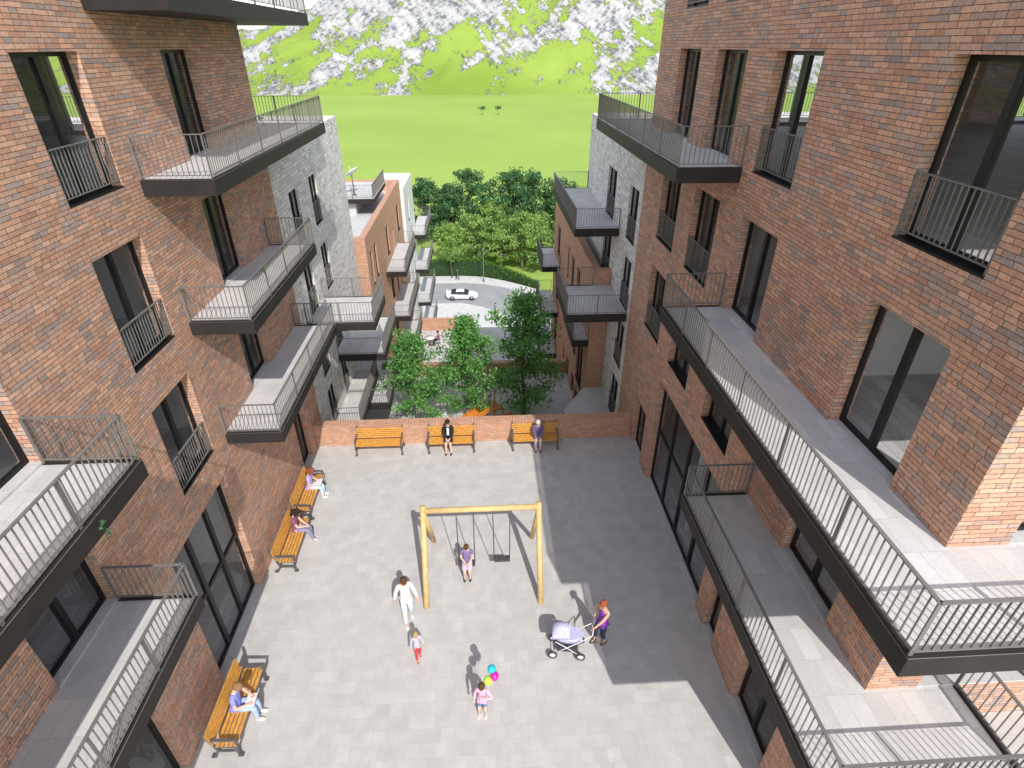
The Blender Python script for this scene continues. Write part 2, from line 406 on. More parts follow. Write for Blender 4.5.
wall(mb, 'x', LXB, LXB+TH, LY0, LY1, -.6, ZT, (), iu0=LY0+TH, iu1=LY1-TH)
mb.build('wall', BRICK, bl)
mb = MB()
for f in (2,3,4,5): mb.box(LXB+TH-.06, XL-TH+.06, LY0+TH-.06, LY1-TH+.06, F[f]-.28, F[f])
mb.box(LXB+TH-.06, XL-TH+.06, LY0+TH-.06, LY1-TH+.06, -.3, -.02)
mb.build('floor_slab', FLOORM, bl)
mb = MB(); mb.box(LXB-.08, XL+.08, LY0-.08, LY1+.08, ZT+.002, ZT+.15); mb.build('roof', ROOFM, bl)
mb = MB()
for f, x in ((3,-12.2),(2,-12),(0,-11.6)):
    z1 = F[f]+2.92 if f else 4.88
    mb.box(x-.15, x, LY0+TH, LY1-TH, F[f]+.002 if f else -.018, z1)
    for y in (8.3, 12.8): mb.box(x+.003, XL-TH-.3, y, y+.12, F[f]+.004 if f else -.016, z1-.002)
mb.build('partition', PLASTER, bl)
for f in (2,3,4,5):
    for c in (cA,cB,cC): window(bl, 'x', XL, XL-TH, *c, F[f]+.03, F[f]+WH, 1, juliet=(c == cB or (c == cA and f > 3)))
    window(bl, 'x', XL, XL-TH, 1.2, 2.9, F[f]+.03, F[f]+WH, 1, juliet=f > 3)
window(bl, 'x', XL, XL-TH, 8.85, 11.85, .03, 4.3, 2, 1, hz=2.2, mull=.14, fw=.11)
window(bl, 'x', XL, XL-TH, 4.9, 6.82, .03, 4.3, 1, 1, hz=2.2, fw=.1); window(bl, 'x', XL, XL-TH, 17.0, 18.2, .03, 2.4, 1)
window(bl, 'x', XL, XL-TH, -.5, 2.5, .03, 4.3, 2, 1, hz=2.2, fw=.1)
for o in lrear: window(bl, 'y', LY1, LY1-TH, *o, 1)
xo = -5.45
balcony(bl, [(XL-e,LY0),(xo,LY0),(xo,7.3),(XL-e,7.3)], F[3], [[(xo-.04,LY0+.04),(xo-.04,7.26),(XL+.02,7.26)]])
balcony(bl, [(XL-e,LY0),(xo,LY0),(xo,7.3),(XL-e,7.3)], F[2], [[(xo-.04,LY0+.04),(xo-.04,7.26),(XL+.02,7.26)]])
balcony(bl, [(XL-e,12.45),(xo,12.45),(xo,19.2),(XL-e,19.2)], F[2], [[(XL+.02,12.49),(xo-.04,12.49),(xo-.04,19.16),(XL+.02,19.16)]])
balcony(bl, [(XL-e,12.45),(xo,12.45),(xo,18.5),(XL-e,18.5)], F[3], [[(XL+.02,12.49),(xo-.04,12.49),(xo-.04,18.46),(XL+.02,18.46)]])
for f in (4,5):
    balcony(bl, [(XL-e,12.35),(xo,12.35),(xo,22.14),(LXB,22.14),(LXB,LY1-e),(XL-e,LY1-e)], F[f], [[(XL+.02,12.39),(xo-.04,12.39),(xo-.04,22.10),(LXB+.04,22.10)]])

# ------------------------------------------------------------------ lower blocks down the slope
def block(name, label, mat, x_front, x_back, y0, y1, z0, z1, ops, parapet=.7, roofm=ROOFM, near=(), rail_ops=()):
    t = thing(name, label, 'building')
    s = 1 if x_back > x_front else -1
    mb = MB()
    wall(mb, 'x', x_front, x_front+s*TH, y0, y1, z0, z1, list(ops), iu0=y0+TH, iu1=y1-TH)
    wall(mb, 'x', x_back, x_back-s*TH, y0, y1, z0, z1, (), iu0=y0+TH, iu1=y1-TH)
    a, b = sorted((x_front, x_back))
    wall(mb, 'y', y0, y0+TH, a, b, z0, z1, (), iu0=a+TH, iu1=b-TH)
    wall(mb, 'y', y1, y1-TH, a, b, z0, z1, (), iu0=a+TH, iu1=b-TH)
    mb.build('wall', mat, t)
    mb = MB(); mb.box(a+TH-.05, b-TH+.05, y0+TH-.05, y1-TH+.05, z1-parapet-.25, z1-parapet); mb.build('roof', roofm, t)
    for i, o in enumerate(ops): window(t, 'x', x_front, x_front+s*TH, *o, 1, juliet=i in rail_ops, fw=.06, mull=.09, depth=.1, dark_sill=True)
    return t
def rows(cols, floors, h): return [(*c, f, f+h) for f in floors for c in cols]
BZ = -16.4
ops = rows([(21.3,22.7),(25.1,26.85)], [7.26,4.5,1.7,-1.05], 2.05)
wb = block('white_brick_building', 'white grey brick block beyond the right brick building with dark balconies', WBRICK, XR, 20, 20.84, 32, BZ, 10.95, ops, .5, rail_ops=range(8))
balcony(wb, [(3.98,23.8),(XR+e,23.8),(XR+e,31.9),(3.98,31.9)], 7.23, [[(XR-.02,23.84),(4.02,23.84),(4.02,31.86),(XR-.02,31.86)]])
balcony(wb, [(3.37,21.1),(XR+e,21.1),(XR+e,24.47),(3.37,24.47)], 4.45, [[(XR-.02,21.14),(3.41,21.14),(3.41,24.43),(5.05,24.43)]])
mb = MB(); mb.prism([(3.7,20.9),(XR+e,20.9),(XR+e,24.47),(5.0,24.47),(3.7,22.4)], -1.5, -1.1); mb.build('terrace', [TERR, FASCIA], wb)

ops = rows([(21.35,22.5),(24.15,25.3)], [7.45,4.6,1.7,-1.0], 1.95)
wl = block('white_brick_building', 'sunlit white grey brick block beyond the left brick building', WBRICK, XL, -20, 19.84, 30.54, BZ, 11.04, ops, .5, rail_ops=range(8))
balcony(wl, [(XL-e,20.5),(-4.3,20.5),(-4.3,23.3),(XL-e,23.3)], 4.6, [[(XL+.02,20.54),(-4.34,20.54),(-4.34,23.26),(XL+.02,23.26)]])
balcony(wl, [(XL-e,23.9),(-4.75,23.9),(-4.75,28.3),(XL-e,28.3)], 1.4, [[(XL+.02,23.94),(-4.79,23.94),(-4.79,28.26),(XL+.02,28.26)]])
balcony(wl, [(XL-e,24.2),(-4.9,24.2),(-4.9,29),(XL-e,29)], -1.6, [[(XL+.02,24.24),(-4.94,24.24),(-4.94,28.96),(XL+.02,28.96)]])
balcony(wl, [(XL-e,21.6),(-5.75,21.6),(-5.75,26.6),(XL-e,26.6)], -.95, [[(XL+.02,21.64),(-5.79,21.64),(-5.79,26.56)]])

# orange brick blocks
ops = rows([(31.5,32.2),(32.9,33.7)], [1.9], 2.0)+rows([(37.6,38.7),(43.3,44.6)], [1.7,-1.5,-4.7], 1.9)+rows([(40.2,40.9)], [.4,-2.8], 2.4)
rl = block('orange_brick_building', 'orange brick block with pale roof and parapet on the left', BRICKP, -6.35, -19, 30.58, 46.2, BZ, 5.0, ops, .8)
for z in (1.15,-2.05,-5.25,-8.45):
    balcony(rl, [(-6.41,35.9),(-5.03,35.9),(-5.03,42.4),(-6.41,42.4)], z, [[(-6.33,35.94),(-5.07,35.94),(-5.07,42.36),(-6.33,42.36)]])
mb = MB(); mb.prism([(-11,38.2),(-7.0,38.2),(-7.0,43.6),(-11,43.6)], 5.05, 5.35)
rt_ = mb.build('roof_terrace', [TERR, FASCIA], rl); rb = MB(); rail_mesh(rb, [(-10.96,38.24),(-7.04,38.24),(-7.04,43.56)], 5.35); rb.build('railing', RAILM, rt_)
mb = MB(); mb.box(-10.9, -8.3, 38.6, 43.5, 3.9, 5.05); mb.build('plant_room', ROOFM, rl)
ops = rows([(48.2,49.2)], [1.2,-2,-5.2], 2.0)
wf = block('white_building', 'small white rendered block beyond the orange brick block', WHITEP, -6.1, -8.6, 46.25, 52.5, BZ, 4.3, ops, .5)
for z in (-.35,-3.5,-6.7,-9.9):
    balcony(wf, [(-6.16,49.4),(-4.9,49.4),(-4.9,56),(-6.16,56)], z, [[(-6.08,49.44),(-4.94,49.44),(-4.94,55.96),(-6.08,55.96)]])

rr = thing('orange_brick_building', 'shaded orange brick block low on the right behind the dark balconies', 'building')
mb = MB()
rops = rows([(28.0,28.9),(30.0,30.9),(31.9,32.4),(36.0,37.2)], [2.0,-1.2,-4.4], 1.8)+rows([(25.8,27.6)], [-2.2,-5.4], 2.6)
wall(mb, 'x', 5.1, 5.1+TH, 24.5, 39, BZ, 5.15, rops, iu0=24.5+TH, iu1=39-TH)
wall(mb, 'y', 24.5, 24.5+TH, 5.1, XR-.02, BZ, 5.15, (), iu0=5.1+TH)
wall(mb, 'y', 39, 39-TH, 5.1, 18, BZ, 5.15, (), iu0=5.1+TH, iu1=18-TH)
wall(mb, 'x', 18, 18-TH, 32.05, 39, BZ, 5.15, (), iu1=39-TH)
mb.build('wall', BRICKP, rr)
mb = MB(); mb.box(5.1+TH-.05, XR-.03, 24.5+TH-.05, 32.02, 4.4, 4.6); mb.box(5.1+TH-.05, 18-TH+.05, 32.04, 39-TH+.05, 4.4, 4.6); mb.build('roof', ROOFM, rr)
for o in rops: window(rr, 'x', 5.1, 5.1+TH, *o, 1, fw=.06, mull=.09, depth=.1, dark_sill=True)
for z in (1.4,-1.9,-5.1):
    balcony(rr, [(3.93,35.6),(5.16,35.6),(5.16,39.8),(3.93,39.8)], z, [[(5.08,35.64),(3.97,35.64),(3.97,39.76),(5.08,39.76)]])
balcony(rr, [(4.3,24.6),(5.16,24.6),(5.16,28),(4.3,28)], 1.5, [[(5.08,24.64),(4.34,24.64),(4.34,27.96),(5.08,27.96)]])

# satellite dish on the roof terrace
sd = thing('satellite_dish', 'white satellite dish on a post on the left roof terrace', 'satellite dish', (-8.45,39.4,5.35)); sd.scale = (.8,.8,.95)
mb = MB(); mb.tube([(0,0,0),(0,0,1.35)], .05, 8); mb.box(-.2,.2,-.2,.2,0,.04); mb.tube([(0,0,.65),(.2,-.15,.65)], .03); mb.build('post', IRON, sd)
mb = MB()
M = Matrix.Translation((0.05,-.05,1.5)) @ Euler((R(-8),R(-28),0)).to_matrix().to_4x4()
mb.lathe([(.03,-.10),(.25,-.07),(.5,.02),(.62,.1),(.62,.125),(.5,.05),(.25,-.04),(.001,-.07)], 20, M=M)
mb.tube([M@Vector((0,0,-.07)), M@Vector((0,0,.45))], .02); mb.build('dish', WHITEP, sd)

# ------------------------------------------------------------------ ground levels
def slab(name, mats, x0, x1, y0, y1, z0, z1, mi_side=1):
    mb = MB(); mb.prism([(x0,y0),(x1,y0),(x1,y1),(x0,y1)], z0, z1, 0, mi_side); o = mb.build(name, mats); return structure(o)
slab('courtyard_paving', [PAVE, CONC], XL-.25, XR+.25, -12, 18.7, -.4, 0)
slab('lower_court', [PAVE, CONC], -6.9, 5.88, 19.06, 31.0, -16.2, -4.0)
slab('plaza', [PAVE, CONC], -6.2, 16, 31.4, 46.5, -16.2, -8.0)
slab('side_court', [PAVE, CONC], XR+TH+1.2, 24, -8, Y0-.003, 3.6, 4.3)
def brick_wall(label, x0, x1, y0, y1, z0, z1, cap=True):
    t = thing('brick_wall', label, 'wall', (0,0,0))
    mb = MB(); mb.box(x0, x1, y0, y1, z0, z1); mb.build('wall_body', BRICKP, t)
    mb = MB()
    n = int((x1-x0)/.12); w = (x1-x0)/n
    for i in range(n): mb.box(x0+i*w+.004, x0+(i+1)*w-.004, y0-.012, y1+.012, z1+.002, z1+.07)
    mb.build('coping', BRICKP, t)
    return t
brick_wall('low orange brick wall closing the far end of the courtyard behind the benches', XL+.01, XR-.01, 18.705, 19.05, -4, .92)
brick_wall('brick wall behind the trees dividing the lower court from the plaza', -6.3, 5.05, 31.02, 31.38, -8, -3.25)
brick_wall('short orange brick wall at the far edge of the plaza by the road', -6.15, -.9, 46.1, 46.45, -8, -7.0)

# ------------------------------------------------------------------ meadow, hills, road
def grass_mat(name, c0, c1, rock=False):
    m, nt, b, out = new_mat(name)
    g = nn(nt, 'ShaderNodeNewGeometry')
    n1 = nn(nt, 'ShaderNodeTexNoise'); n1.inputs['Scale'].default_value = .012; n1.inputs['Detail'].default_value = 4
    nt.links.new(g.outputs['Position'], n1.inputs['Vector'])
    n2 = nn(nt, 'ShaderNodeTexNoise'); n2.inputs['Scale'].default_value = .9; n2.inputs['Detail'].default_value = 6
    nt.links.new(g.outputs['Position'], n2.inputs['Vector'])
    f = math_(nt, 'ADD', math_(nt, 'MULTIPLY', n1.outputs[0], .7), math_(nt, 'MULTIPLY', n2.outputs[0], .3))
    c = ramp(nt, f, [(.35, c0), (.65, c1)])
    b.inputs['Roughness'].default_value = .95; b.inputs['Specular IOR Level'].default_value = .05
    if rock:
        def streak(ang, sx, sz):
            a = nn(nt, 'ShaderNodeMapping'); a.inputs['Scale'].default_value = (1, .22, 1.15); a.inputs['Rotation'].default_value = (0, R(ang), 0)
            b_ = nn(nt, 'ShaderNodeMapping'); b_.inputs['Scale'].default_value = (sx, 1, sz)
            nt.links.new(g.outputs['Position'], a.inputs[0]); nt.links.new(a.outputs[0], b_.inputs[0]); return b_
        mp = streak(38, .55, 1.25); mp2 = streak(-42, .5, 1.4)
        r1 = nn(nt, 'ShaderNodeTexNoise'); r4 = nn(nt, 'ShaderNodeTexNoise'); r4.inputs['Scale'].default_value = .024; r4.inputs['Detail'].default_value = 5; nt.links.new(mp.outputs[0], r4.inputs['Vector'])
        r1.inputs['Scale'].default_value = .055; r1.inputs['Detail'].default_value = 11; r1.inputs['Roughness'].default_value = .66
        nt.links.new(mp.outputs[0], r1.inputs['Vector'])
        r3 = nn(nt, 'ShaderNodeTexNoise'); r3.inputs['Scale'].default_value = .12; r3.inputs['Detail'].default_value = 12; r3.inputs['Roughness'].default_value = .78
        nt.links.new(mp2.outputs[0], r3.inputs['Vector'])
        sp = nn(nt, 'ShaderNodeSeparateXYZ'); nt.links.new(g.outputs['Position'], sp.inputs[0])
        mr = nn(nt, 'ShaderNodeMapRange'); nt.links.new(sp.outputs[2], mr.inputs[0]); mr.inputs[1].default_value = -16; mr.inputs[2].default_value = 60; mr.inputs[3].default_value = -.022; mr.inputs[4].default_value = .02; mr.inputs[2].default_value = 30
        k = math_(nt, 'ADD', math_(nt, 'ADD', math_(nt, 'MULTIPLY', r4.outputs[0], .34), math_(nt, 'ADD', math_(nt, 'MULTIPLY', r1.outputs[0], .30), math_(nt, 'MULTIPLY', r3.outputs[0], .36))), mr.outputs[0])
        k2 = nn(nt, 'ShaderNodeMapRange'); nt.links.new(k, k2.inputs[0]); k2.inputs[1].default_value = .505; k2.inputs[2].default_value = .512
        r2 = nn(nt, 'ShaderNodeTexNoise'); r2.inputs['Scale'].default_value = .10; r2.inputs['Detail'].default_value = 9; r2.inputs['Roughness'].default_value = .7
        nt.links.new(mp2.outputs[0], r2.inputs['Vector'])
        r5 = nn(nt, 'ShaderNodeTexNoise'); r5.inputs['Scale'].default_value = .33; r5.inputs['Detail'].default_value = 8; r5.inputs['Roughness'].default_value = .7; nt.links.new(mp.outputs[0], r5.inputs['Vector'])
        rc = ramp(nt, math_(nt, 'ADD', math_(nt, 'MULTIPLY', r2.outputs[0], .5), math_(nt, 'MULTIPLY', r5.outputs[0], .5)), [(.37,(.09,.095,.11)),(.44,(.19,.195,.21)),(.49,(.39,.39,.395)),(.55,(.48,.475,.465)),(.66,(.54,.53,.51))])  # rock tones; the blue-grey dark stops paint shading patches into the colour
        c = mixc(nt, k2.outputs[0], c, rc)
        bp = nn(nt, 'ShaderNodeBump'); bp.inputs['Strength'].default_value = .8; bp.inputs['Distance'].default_value = 3
        nt.links.new(math_(nt, 'MULTIPLY', r2.outputs[0], k2.outputs[0]), bp.inputs['Height']); nt.links.new(bp.outputs[0], b.inputs['Normal'])
    nt.links.new(c, b.inputs['Base Color'])
    return m
MEADOW = grass_mat('meadow_grass', (.265,.375,.080), (.325,.445,.104))
HILL = grass_mat('rocky_hill', (.20,.29,.046), (.275,.375,.074), True)
mb = MB(); mb.face([(-2500,-600,-16.06),(2500,-600,-16.06),(2500,2600,-16.06),(-2500,2600,-16.06)]); structure(mb.build('meadow', MEADOW))
def hill_h(x, y):
    t = max(0, min(1, (y-425)/250)); t = t*t*(3-2*t)
    s = max(0, min(1, (x+260)/300)); s = s*s*(3-2*s)
    top = 38 + 96*s
    n = noise.fractal(Vector((x*.004, y*.004, 3.1)), 1.0, 2.0, 6)
    r = 1-abs(noise.noise(Vector((x*.009, y*.006, 9.0))))
    return -17 + t*(top*(.85+.25*n)) + t*14*(r-.5) + min(1, t*6)*5*noise.fractal(Vector((x*.035, y*.03, 1.7)), .8, 2.1, 6)
mb = MB(); nx, ny = 420, 170
for j in range(ny+1):
    for i in range(nx+1):
        x = -750+1500*i/nx; y = 420+620*j/ny
        mb.v.append((x, y, hill_h(x, y) if j else -17))
for j in range(ny):
    for i in range(nx):
        a = j*(nx+1)+i; mb.f.append((a, a+1, a+nx+2, a+nx+1)); mb.m.append(0); mb.sm.append(True)
structure(mb.build('rocky_hills', HILL))

def strip(name, near, far, z, th, mats):
    mb = MB(); n = len(near)
    for i in range(n-1):
        a, b, c, d = near[i], near[i+1], far[i+1], far[i]
        mb.face([(*a,z),(*b,z),(*c,z),(*d,z)], 0)
        if th:
            mb.face([(*a,z-th),(*b,z-th),(*b,z),(*a,z)], 1); mb.face([(*c,z-th),(*d,z-th),(*d,z),(*c,z)], 1)
    return structure(mb.build(name, mats))
xs = [-60,-30,-16,-10,-6,-3,0,3,6,9,14,24,45]
near_e = lambda x: 71.0-.0 - max(0, x+3)**1.5*.30
far_e = lambda x: 78.8 - max(0, x+2)**1.5*.20
strip('pavement', [(x, 56.5-max(0,x)*.2) for x in xs], [(x, near_e(x)) for x in xs], -15.88, .13, [CONC, CONC])
strip('road', [(x, near_e(x)+.02) for x in xs], [(x, far_e(x)-.02) for x in xs], -16.0, 0, [ASPH])
strip('pavement', [(x, far_e(x)) for x in xs], [(x, far_e(x)+2.6) for x in xs], -15.88, .13, [CONC, CONC])

# ------------------------------------------------------------------ vegetation
BARK = simple('tree_bark', (.16,.12,.085), .9, 0, .3, 6, bump=.5)
PBARK = simple('pale_bark', (.38,.34,.28), .9, 0, .25, 6, bump=.5)
LEAF_A = leaf_mat('bright_leaves', [(.07,.21,.05),(.12,.33,.075),(.19,.44,.11),(.26,.52,.15)], .42)
LEAF_D = leaf_mat('dark_leaves', [(.035,.10,.04),(.07,.17,.06),(.11,.24,.09)], .25)
LEAF_L = leaf_mat('light_leaves', [(.09,.19,.035),(.19,.34,.06),(.32,.48,.12),(.42,.54,.18)], .35)
HEDGEL = leaf_mat('hedge_leaves', [(.03,.09,.015),(.06,.16,.02),(.14,.30,.03)], .25)
def leaves(mb, centres, n, spread, size, rg, flat=1.0):
    for _ in range(n):
        c, s = centres[rg.randrange(len(centres))]
        p = Vector((max(-1.7,min(1.7,rg.gauss(0,1))), max(-1.7,min(1.7,rg.gauss(0,1))), max(-1.6,min(1.6,rg.gauss(0,1)))*flat))*spread*s*.55 + c
        l = size*rg.uniform(.6,1.3)
        E = Euler((rg.uniform(-1.2,1.2), rg.uniform(-1.2,1.2), rg.uniform(0,6.28))).to_matrix()
        mb.face([p+E@Vector((-l*.5,0,0)), p+E@Vector((0,-l*.32,l*.06)), p+E@Vector((l*.55,0,-l*.05)), p+E@Vector((0,l*.32,l*.06))])
def tree(name, label, base, h, crown, n, size, leafm, barkm, seed, group=None, r0=None, lean=0, cat='tree'):
    """crown: list of (z fraction, radius fraction of h) giving the profile"""
    rg = random.Random(seed)
    t = thing(name, label, cat, base, rg.uniform(0,6.28), group)
    tb = MB(); r0 = r0 or h*.016
    axis = []
    for i in range(9):
        f = i/8*.93; axis.append(Vector((lean*h*f*f+rg.gauss(0,.008*h)*(i > 0), rg.gauss(0,.008*h)*(i > 0), h*f)))
    tb.tube(axis, [r0*(1.25 if i == 0 else 1-.9*i/8) for i in range(9)], 8)
    def at(f):
        k = min(7.999, max(0, f/.93*8)); i = int(k); return axis[i].lerp(axis[i+1], k-i)
    def rad(f):
        for (a, ra), (b, rb) in zip(crown, crown[1:]):
            if a <= f <= b: return ra+(rb-ra)*(f-a)/(b-a)
        return crown[-1][1]
    f0, f1 = crown[0][0], crown[-1][0]
    cs = []
    nl = 26 if n > 3500 else 15
    for i in range(nl):
        f = f0+(f1-f0)*((i+.5)/nl)**.9; a = i*2.4+rg.uniform(-.4,.4); r = rad(f)*h*rg.uniform(.6,1.15)
        st = at(max(.05, f-.12*rg.uniform(.5,1.2))); en = at(min(.93, f))+Vector((math.cos(a)*r, math.sin(a)*r, rg.uniform(-.01,.04)*h))
        mid = st.lerp(en, .5)+Vector((0,0,.02*h))
        tb.tube([st, mid, en], [r0*.42*(1-.6*f), r0*.25*(1-.6*f), r0*.08], 5)
        for q in (.45,.75,1.0):
            cs.append((st.lerp(en, q)+Vector((rg.gauss(0,.02),rg.gauss(0,.02),rg.gauss(0,.015)))*h, rg.uniform(.6,1.1)))
    for i in range(8): cs.append((at(f0+(f1-f0)*(.3+.7*i/7)), .7))
    tb.build('trunk', barkm, t)
    lb = MB(); leaves(lb, cs, n, h*.085, size, rg, .8); lb.build('crown', leafm, t)
    return t
cone = [(.14,.12),(.22,.33),(.40,.32),(.65,.22),(.85,.12),(1.0,.02)]
tree('young_tree', 'smallest leafy green tree behind the courtyard wall, on the left', (-3.9,26.2,-4), 5.35, cone, 7500, .15, LEAF_A, PBARK, 11, 'trees in the lower court')
tree('young_tree', 'leafy conical green tree behind the wall, above the middle bench and orange slide', (-1.03,26.2,-4), 6.2, cone, 9000, .155, LEAF_A, PBARK, 12, 'trees in the lower court')
tree('young_tree', 'tallest green tree behind the courtyard wall, with dark trunk, beside the right buildings', (2.1,26.3,-4), 7.5, [(.15,.12),(.25,.28),(.42,.32),(.7,.23),(.88,.13),(1.0,.02)], 10500, .16, LEAF_A, BARK, 13, 'trees in the lower court')
dome = [(.10,.24),(.3,.46),(.55,.50),(.8,.36),(1.0,.08)]
umb = [(.22,.16),(.42,.46),(.62,.56),(.82,.42),(1.0,.08)]
far_trees = [('bushy_tree','dark bushy tree beyond the road, nearest the left white block',(-9.6,100),10.5,dome,0),
 ('bushy_tree','dark rounded tree at the meadow edge, second from the left',(-6.0,104),8.8,dome,0),
 ('bushy_tree','dark rounded tree third from the left on the meadow edge',(-2.2,107),10.8,dome,0),
 ('bushy_tree','largest dark tree in the middle of the wood beyond the road',(4.6,96),12.6,dome,0),
 ('bushy_tree','dark dense tree right of the largest one, beside the right balconies',(8.8,98),11.8,dome,0),
 ('bushy_tree','dark tree partly hidden behind the right balconies',(13.2,97),11,dome,0),
 ('bushy_tree','lower dark tree in front of the largest dark tree',(1.2,93),9.2,dome,0),
 ('spreading_tree','pale green flat topped tree behind the hedge above the car',(-.6,86),7.8,umb,1),
 ('spreading_tree','pale green spreading tree with forked trunk just right of the street lamp',(2.9,85),6.2,umb,1),
 ('spreading_tree','pale green spreading tree behind the low right end of the hedge',(6.2,84.5),8.6,umb,1),
 ('spreading_tree','pale green spreading tree touching the lower right balconies',(9.2,83),6.0,umb,1),
 ('spreading_tree','pale green tree standing furthest right behind the road',(12.5,84),7.5,umb,1),
 ('spreading_tree','pale green tree between the street lamp and the dark trees',(1.2,90),9.0,umb,1),
 ('spreading_tree','pale green tree in the gap right of the largest dark tree',(7.4,88.5),7.6,umb,1),
 ('spreading_tree','pale green tree on the left behind the hedge, beside the white balconies',(-5.2,88),6.0,umb,1)]
for i, (nm, lb, (x, y), h, cr, k) in enumerate(far_trees):
    tree(nm, lb, (x, y, -16.06), h, cr, 6500 if k == 0 else 5000, .40 if k == 0 else .32, LEAF_D if k == 0 else LEAF_L, BARK if k == 0 else PBARK, 30+i, 'trees beyond the road', r0=.16)
tree('sapling', 'slender pale green sapling on the far pavement in front of the hedge', (-4.6,80.6,-15.88), 8.2, [(.35,.06),(.5,.16),(.75,.17),(1,.03)], 1500, .3, LEAF_L, BARK, 60, r0=.07)
for i, (x, lb) in enumerate(((1.9,'left one of two tiny lone trees out on the meadow'),(9.9,'right one of two tiny lone trees out on the meadow'))):
    tree('lone_tree', lb, (x, 310, -16.06), 4.0, [(.6,.3),(.75,.6),(.9,.5),(1,.2)], 260, .5, LEAF_D, BARK, 70+i, 'lone trees on the meadow', r0=.12)
# clipped hedge following the pavement
hx = [-24,-18,-12,-8,-5,-2,0,2,4,6,8]
hb = MB(); rg = random.Random(5); hc = []
for i in range(len(hx)-1):
    for q in range(14):
        x = hx[i]+(hx[i+1]-hx[i])*q/14; hh = 2.2 if x < 0 else max(.9, 2.2-.18*x)
        y = far_e(x)+2.75
        for zz in range(7): hc.append((Vector((x, y+.25, -15.95+hh*(zz+.3)/7)), 1)); hc.append((Vector((x, y+1.3, -15.95+hh*(zz+.3)/7)), 1))
        for yy in range(3): hc.append((Vector((x, y+.3+.4*yy, -15.95+hh)), 1))
core = MB()
for i in range(len(hx)-1):
    a, b = hx[i], hx[i+1]; ha, hb_ = [(2.2 if x < 0 else max(.9, 2.2-.18*x))-.12 for x in (a, b)]
    ya, yb = far_e(a)+2.9, far_e(b)+2.9
    core.face([(a,ya,-16),(b,yb,-16),(b,yb,-16+hb_),(a,ya,-16+ha)]); core.face([(a,ya,-16+ha),(b,yb,-16+hb_),(b,yb+1.2,-16+hb_),(a,ya+1.2,-16+ha)]); core.face([(a,ya+1.2,-16),(b,yb+1.2,-16),(b,yb+1.2,-16+hb_),(a,ya+1.2,-16+ha)])
he = thing('hedge', 'long clipped dark green hedge along the far pavement', 'hedge')
core.build('branches', simple('hedge_core', (.02,.045,.012), .9, 0, .2, 3), he)
leaves(hb, hc, 9000, .22, .22, rg); hb.build('foliage', HEDGEL, he)

# ------------------------------------------------------------------ street things
lp = thing('street_lamp', 'dark street lamp with lantern head on the far pavement', 'street lamp', (.12,far_e(.12)+.5,-15.88))
mb = MB(); mb.tube([(0,0,0),(0,0,.5),(0,0,.55),(0,0,4.5)], [.11,.10,.065,.05], 8); mb.build('pole', IRON, lp)
mb = MB(); mb.lathe([(.05,4.5),(.2,4.62),(.24,4.95),(.1,5.08),(.001,5.12)], 10); mb.build('lantern', IRON, lp)

def car():
    t = thing('sports_car', 'white low sports car driving along the road', 'car', (-2.9,73.0,-16.0), R(-2))
    CARW = simple('white_car_paint', (.78,.78,.79), .25, 0, .02, 2, spec=.6); DARK = simple('car_dark_glass', (.02,.022,.026), .08, 0, .1, 2, spec=.8)
    TYRE = simple('tyre_rubber', (.02,.02,.02), .8); RIM = simple('wheel_rim', (.35,.35,.37), .3, .8)
    # loft of sections along x (front at +x): (x, half width, sill z, shoulder z, roof half width, roof z)
    S = [(-2.15,.62,.42,.72,.5,.80),(-2.0,.84,.28,.80,.62,.90),(-1.5,.95,.2,.90,.68,1.0),(-.8,.95,.2,.88,.66,1.15),(-.2,.92,.2,.82,.62,1.2),(.3,.91,.2,.78,.6,1.16),(.9,.92,.2,.76,.62,.88),(1.4,.94,.2,.74,.66,.80),(1.9,.86,.24,.62,.6,.66),(2.15,.6,.34,.5,.45,.52)]
    mb = MB(); n0 = 0
    rings = [[(x,-w,sz),(x,-w*1.0,(sz+sh)/2),(x,-w*.97,sh),(x,-rw,rz),(x,0,rz+.03),(x,rw,rz),(x,w*.97,sh),(x,w,(sz+sh)/2),(x,w,sz),(x,0,sz-.03)] for x,w,sz,sh,rw,rz in S]
    for r in rings: mb.v += r
    for i in range(len(S)-1):
        for k in range(10):
            mb.f.append((i*10+k, i*10+(k+1)%10, (i+1)*10+(k+1)%10, (i+1)*10+k)); mb.sm.append(True)
            mb.m.append(1 if (k in (2,5) and 2 <= i <= 5) or (k in (3,4) and i in (5,)) or (k in (3,4) and i == 2) else 0)
    for i in (0, len(S)-1): mb.f.append(tuple(i*10+k for k in range(10))); mb.m.append(0); mb.sm.append(False)
    mb.build('body', [CARW, DARK], t)
    for x in (-1.32, 1.32):
        for y in (-.86, .86):
            mb = MB(); M = Matrix.Translation((x,y,.33)) @ Matrix.Rotation(R(90), 4, 'X')
            mb.lathe([(.2,-.125),(.31,-.125),(.335,-.09),(.335,.09),(.31,.125),(.2,.125)], 20, M=M); w = mb.build('wheel', TYRE, t)
            mb = MB(); mb.lathe([(.001,-.11),(.2,-.12),(.2,.12),(.001,.11)], 16, M=M); mb.build('rim', RIM, w)
    for y in (-.6, .6):
        mb = MB(); mb.ball((1.93,y,.56), (.16,.14,.06), 10); mb.build('headlight', DARK, t)
    mb = MB(); mb.bar((-2.05,-.75,.98), (-2.05,.75,.98), .22, .03); mb.bar((-2.0,-.5,.82),(-2.05,-.5,.98), .05); mb.bar((-2.0,.5,.82),(-2.05,.5,.98), .05); mb.build('spoiler', CARW, t)
car()

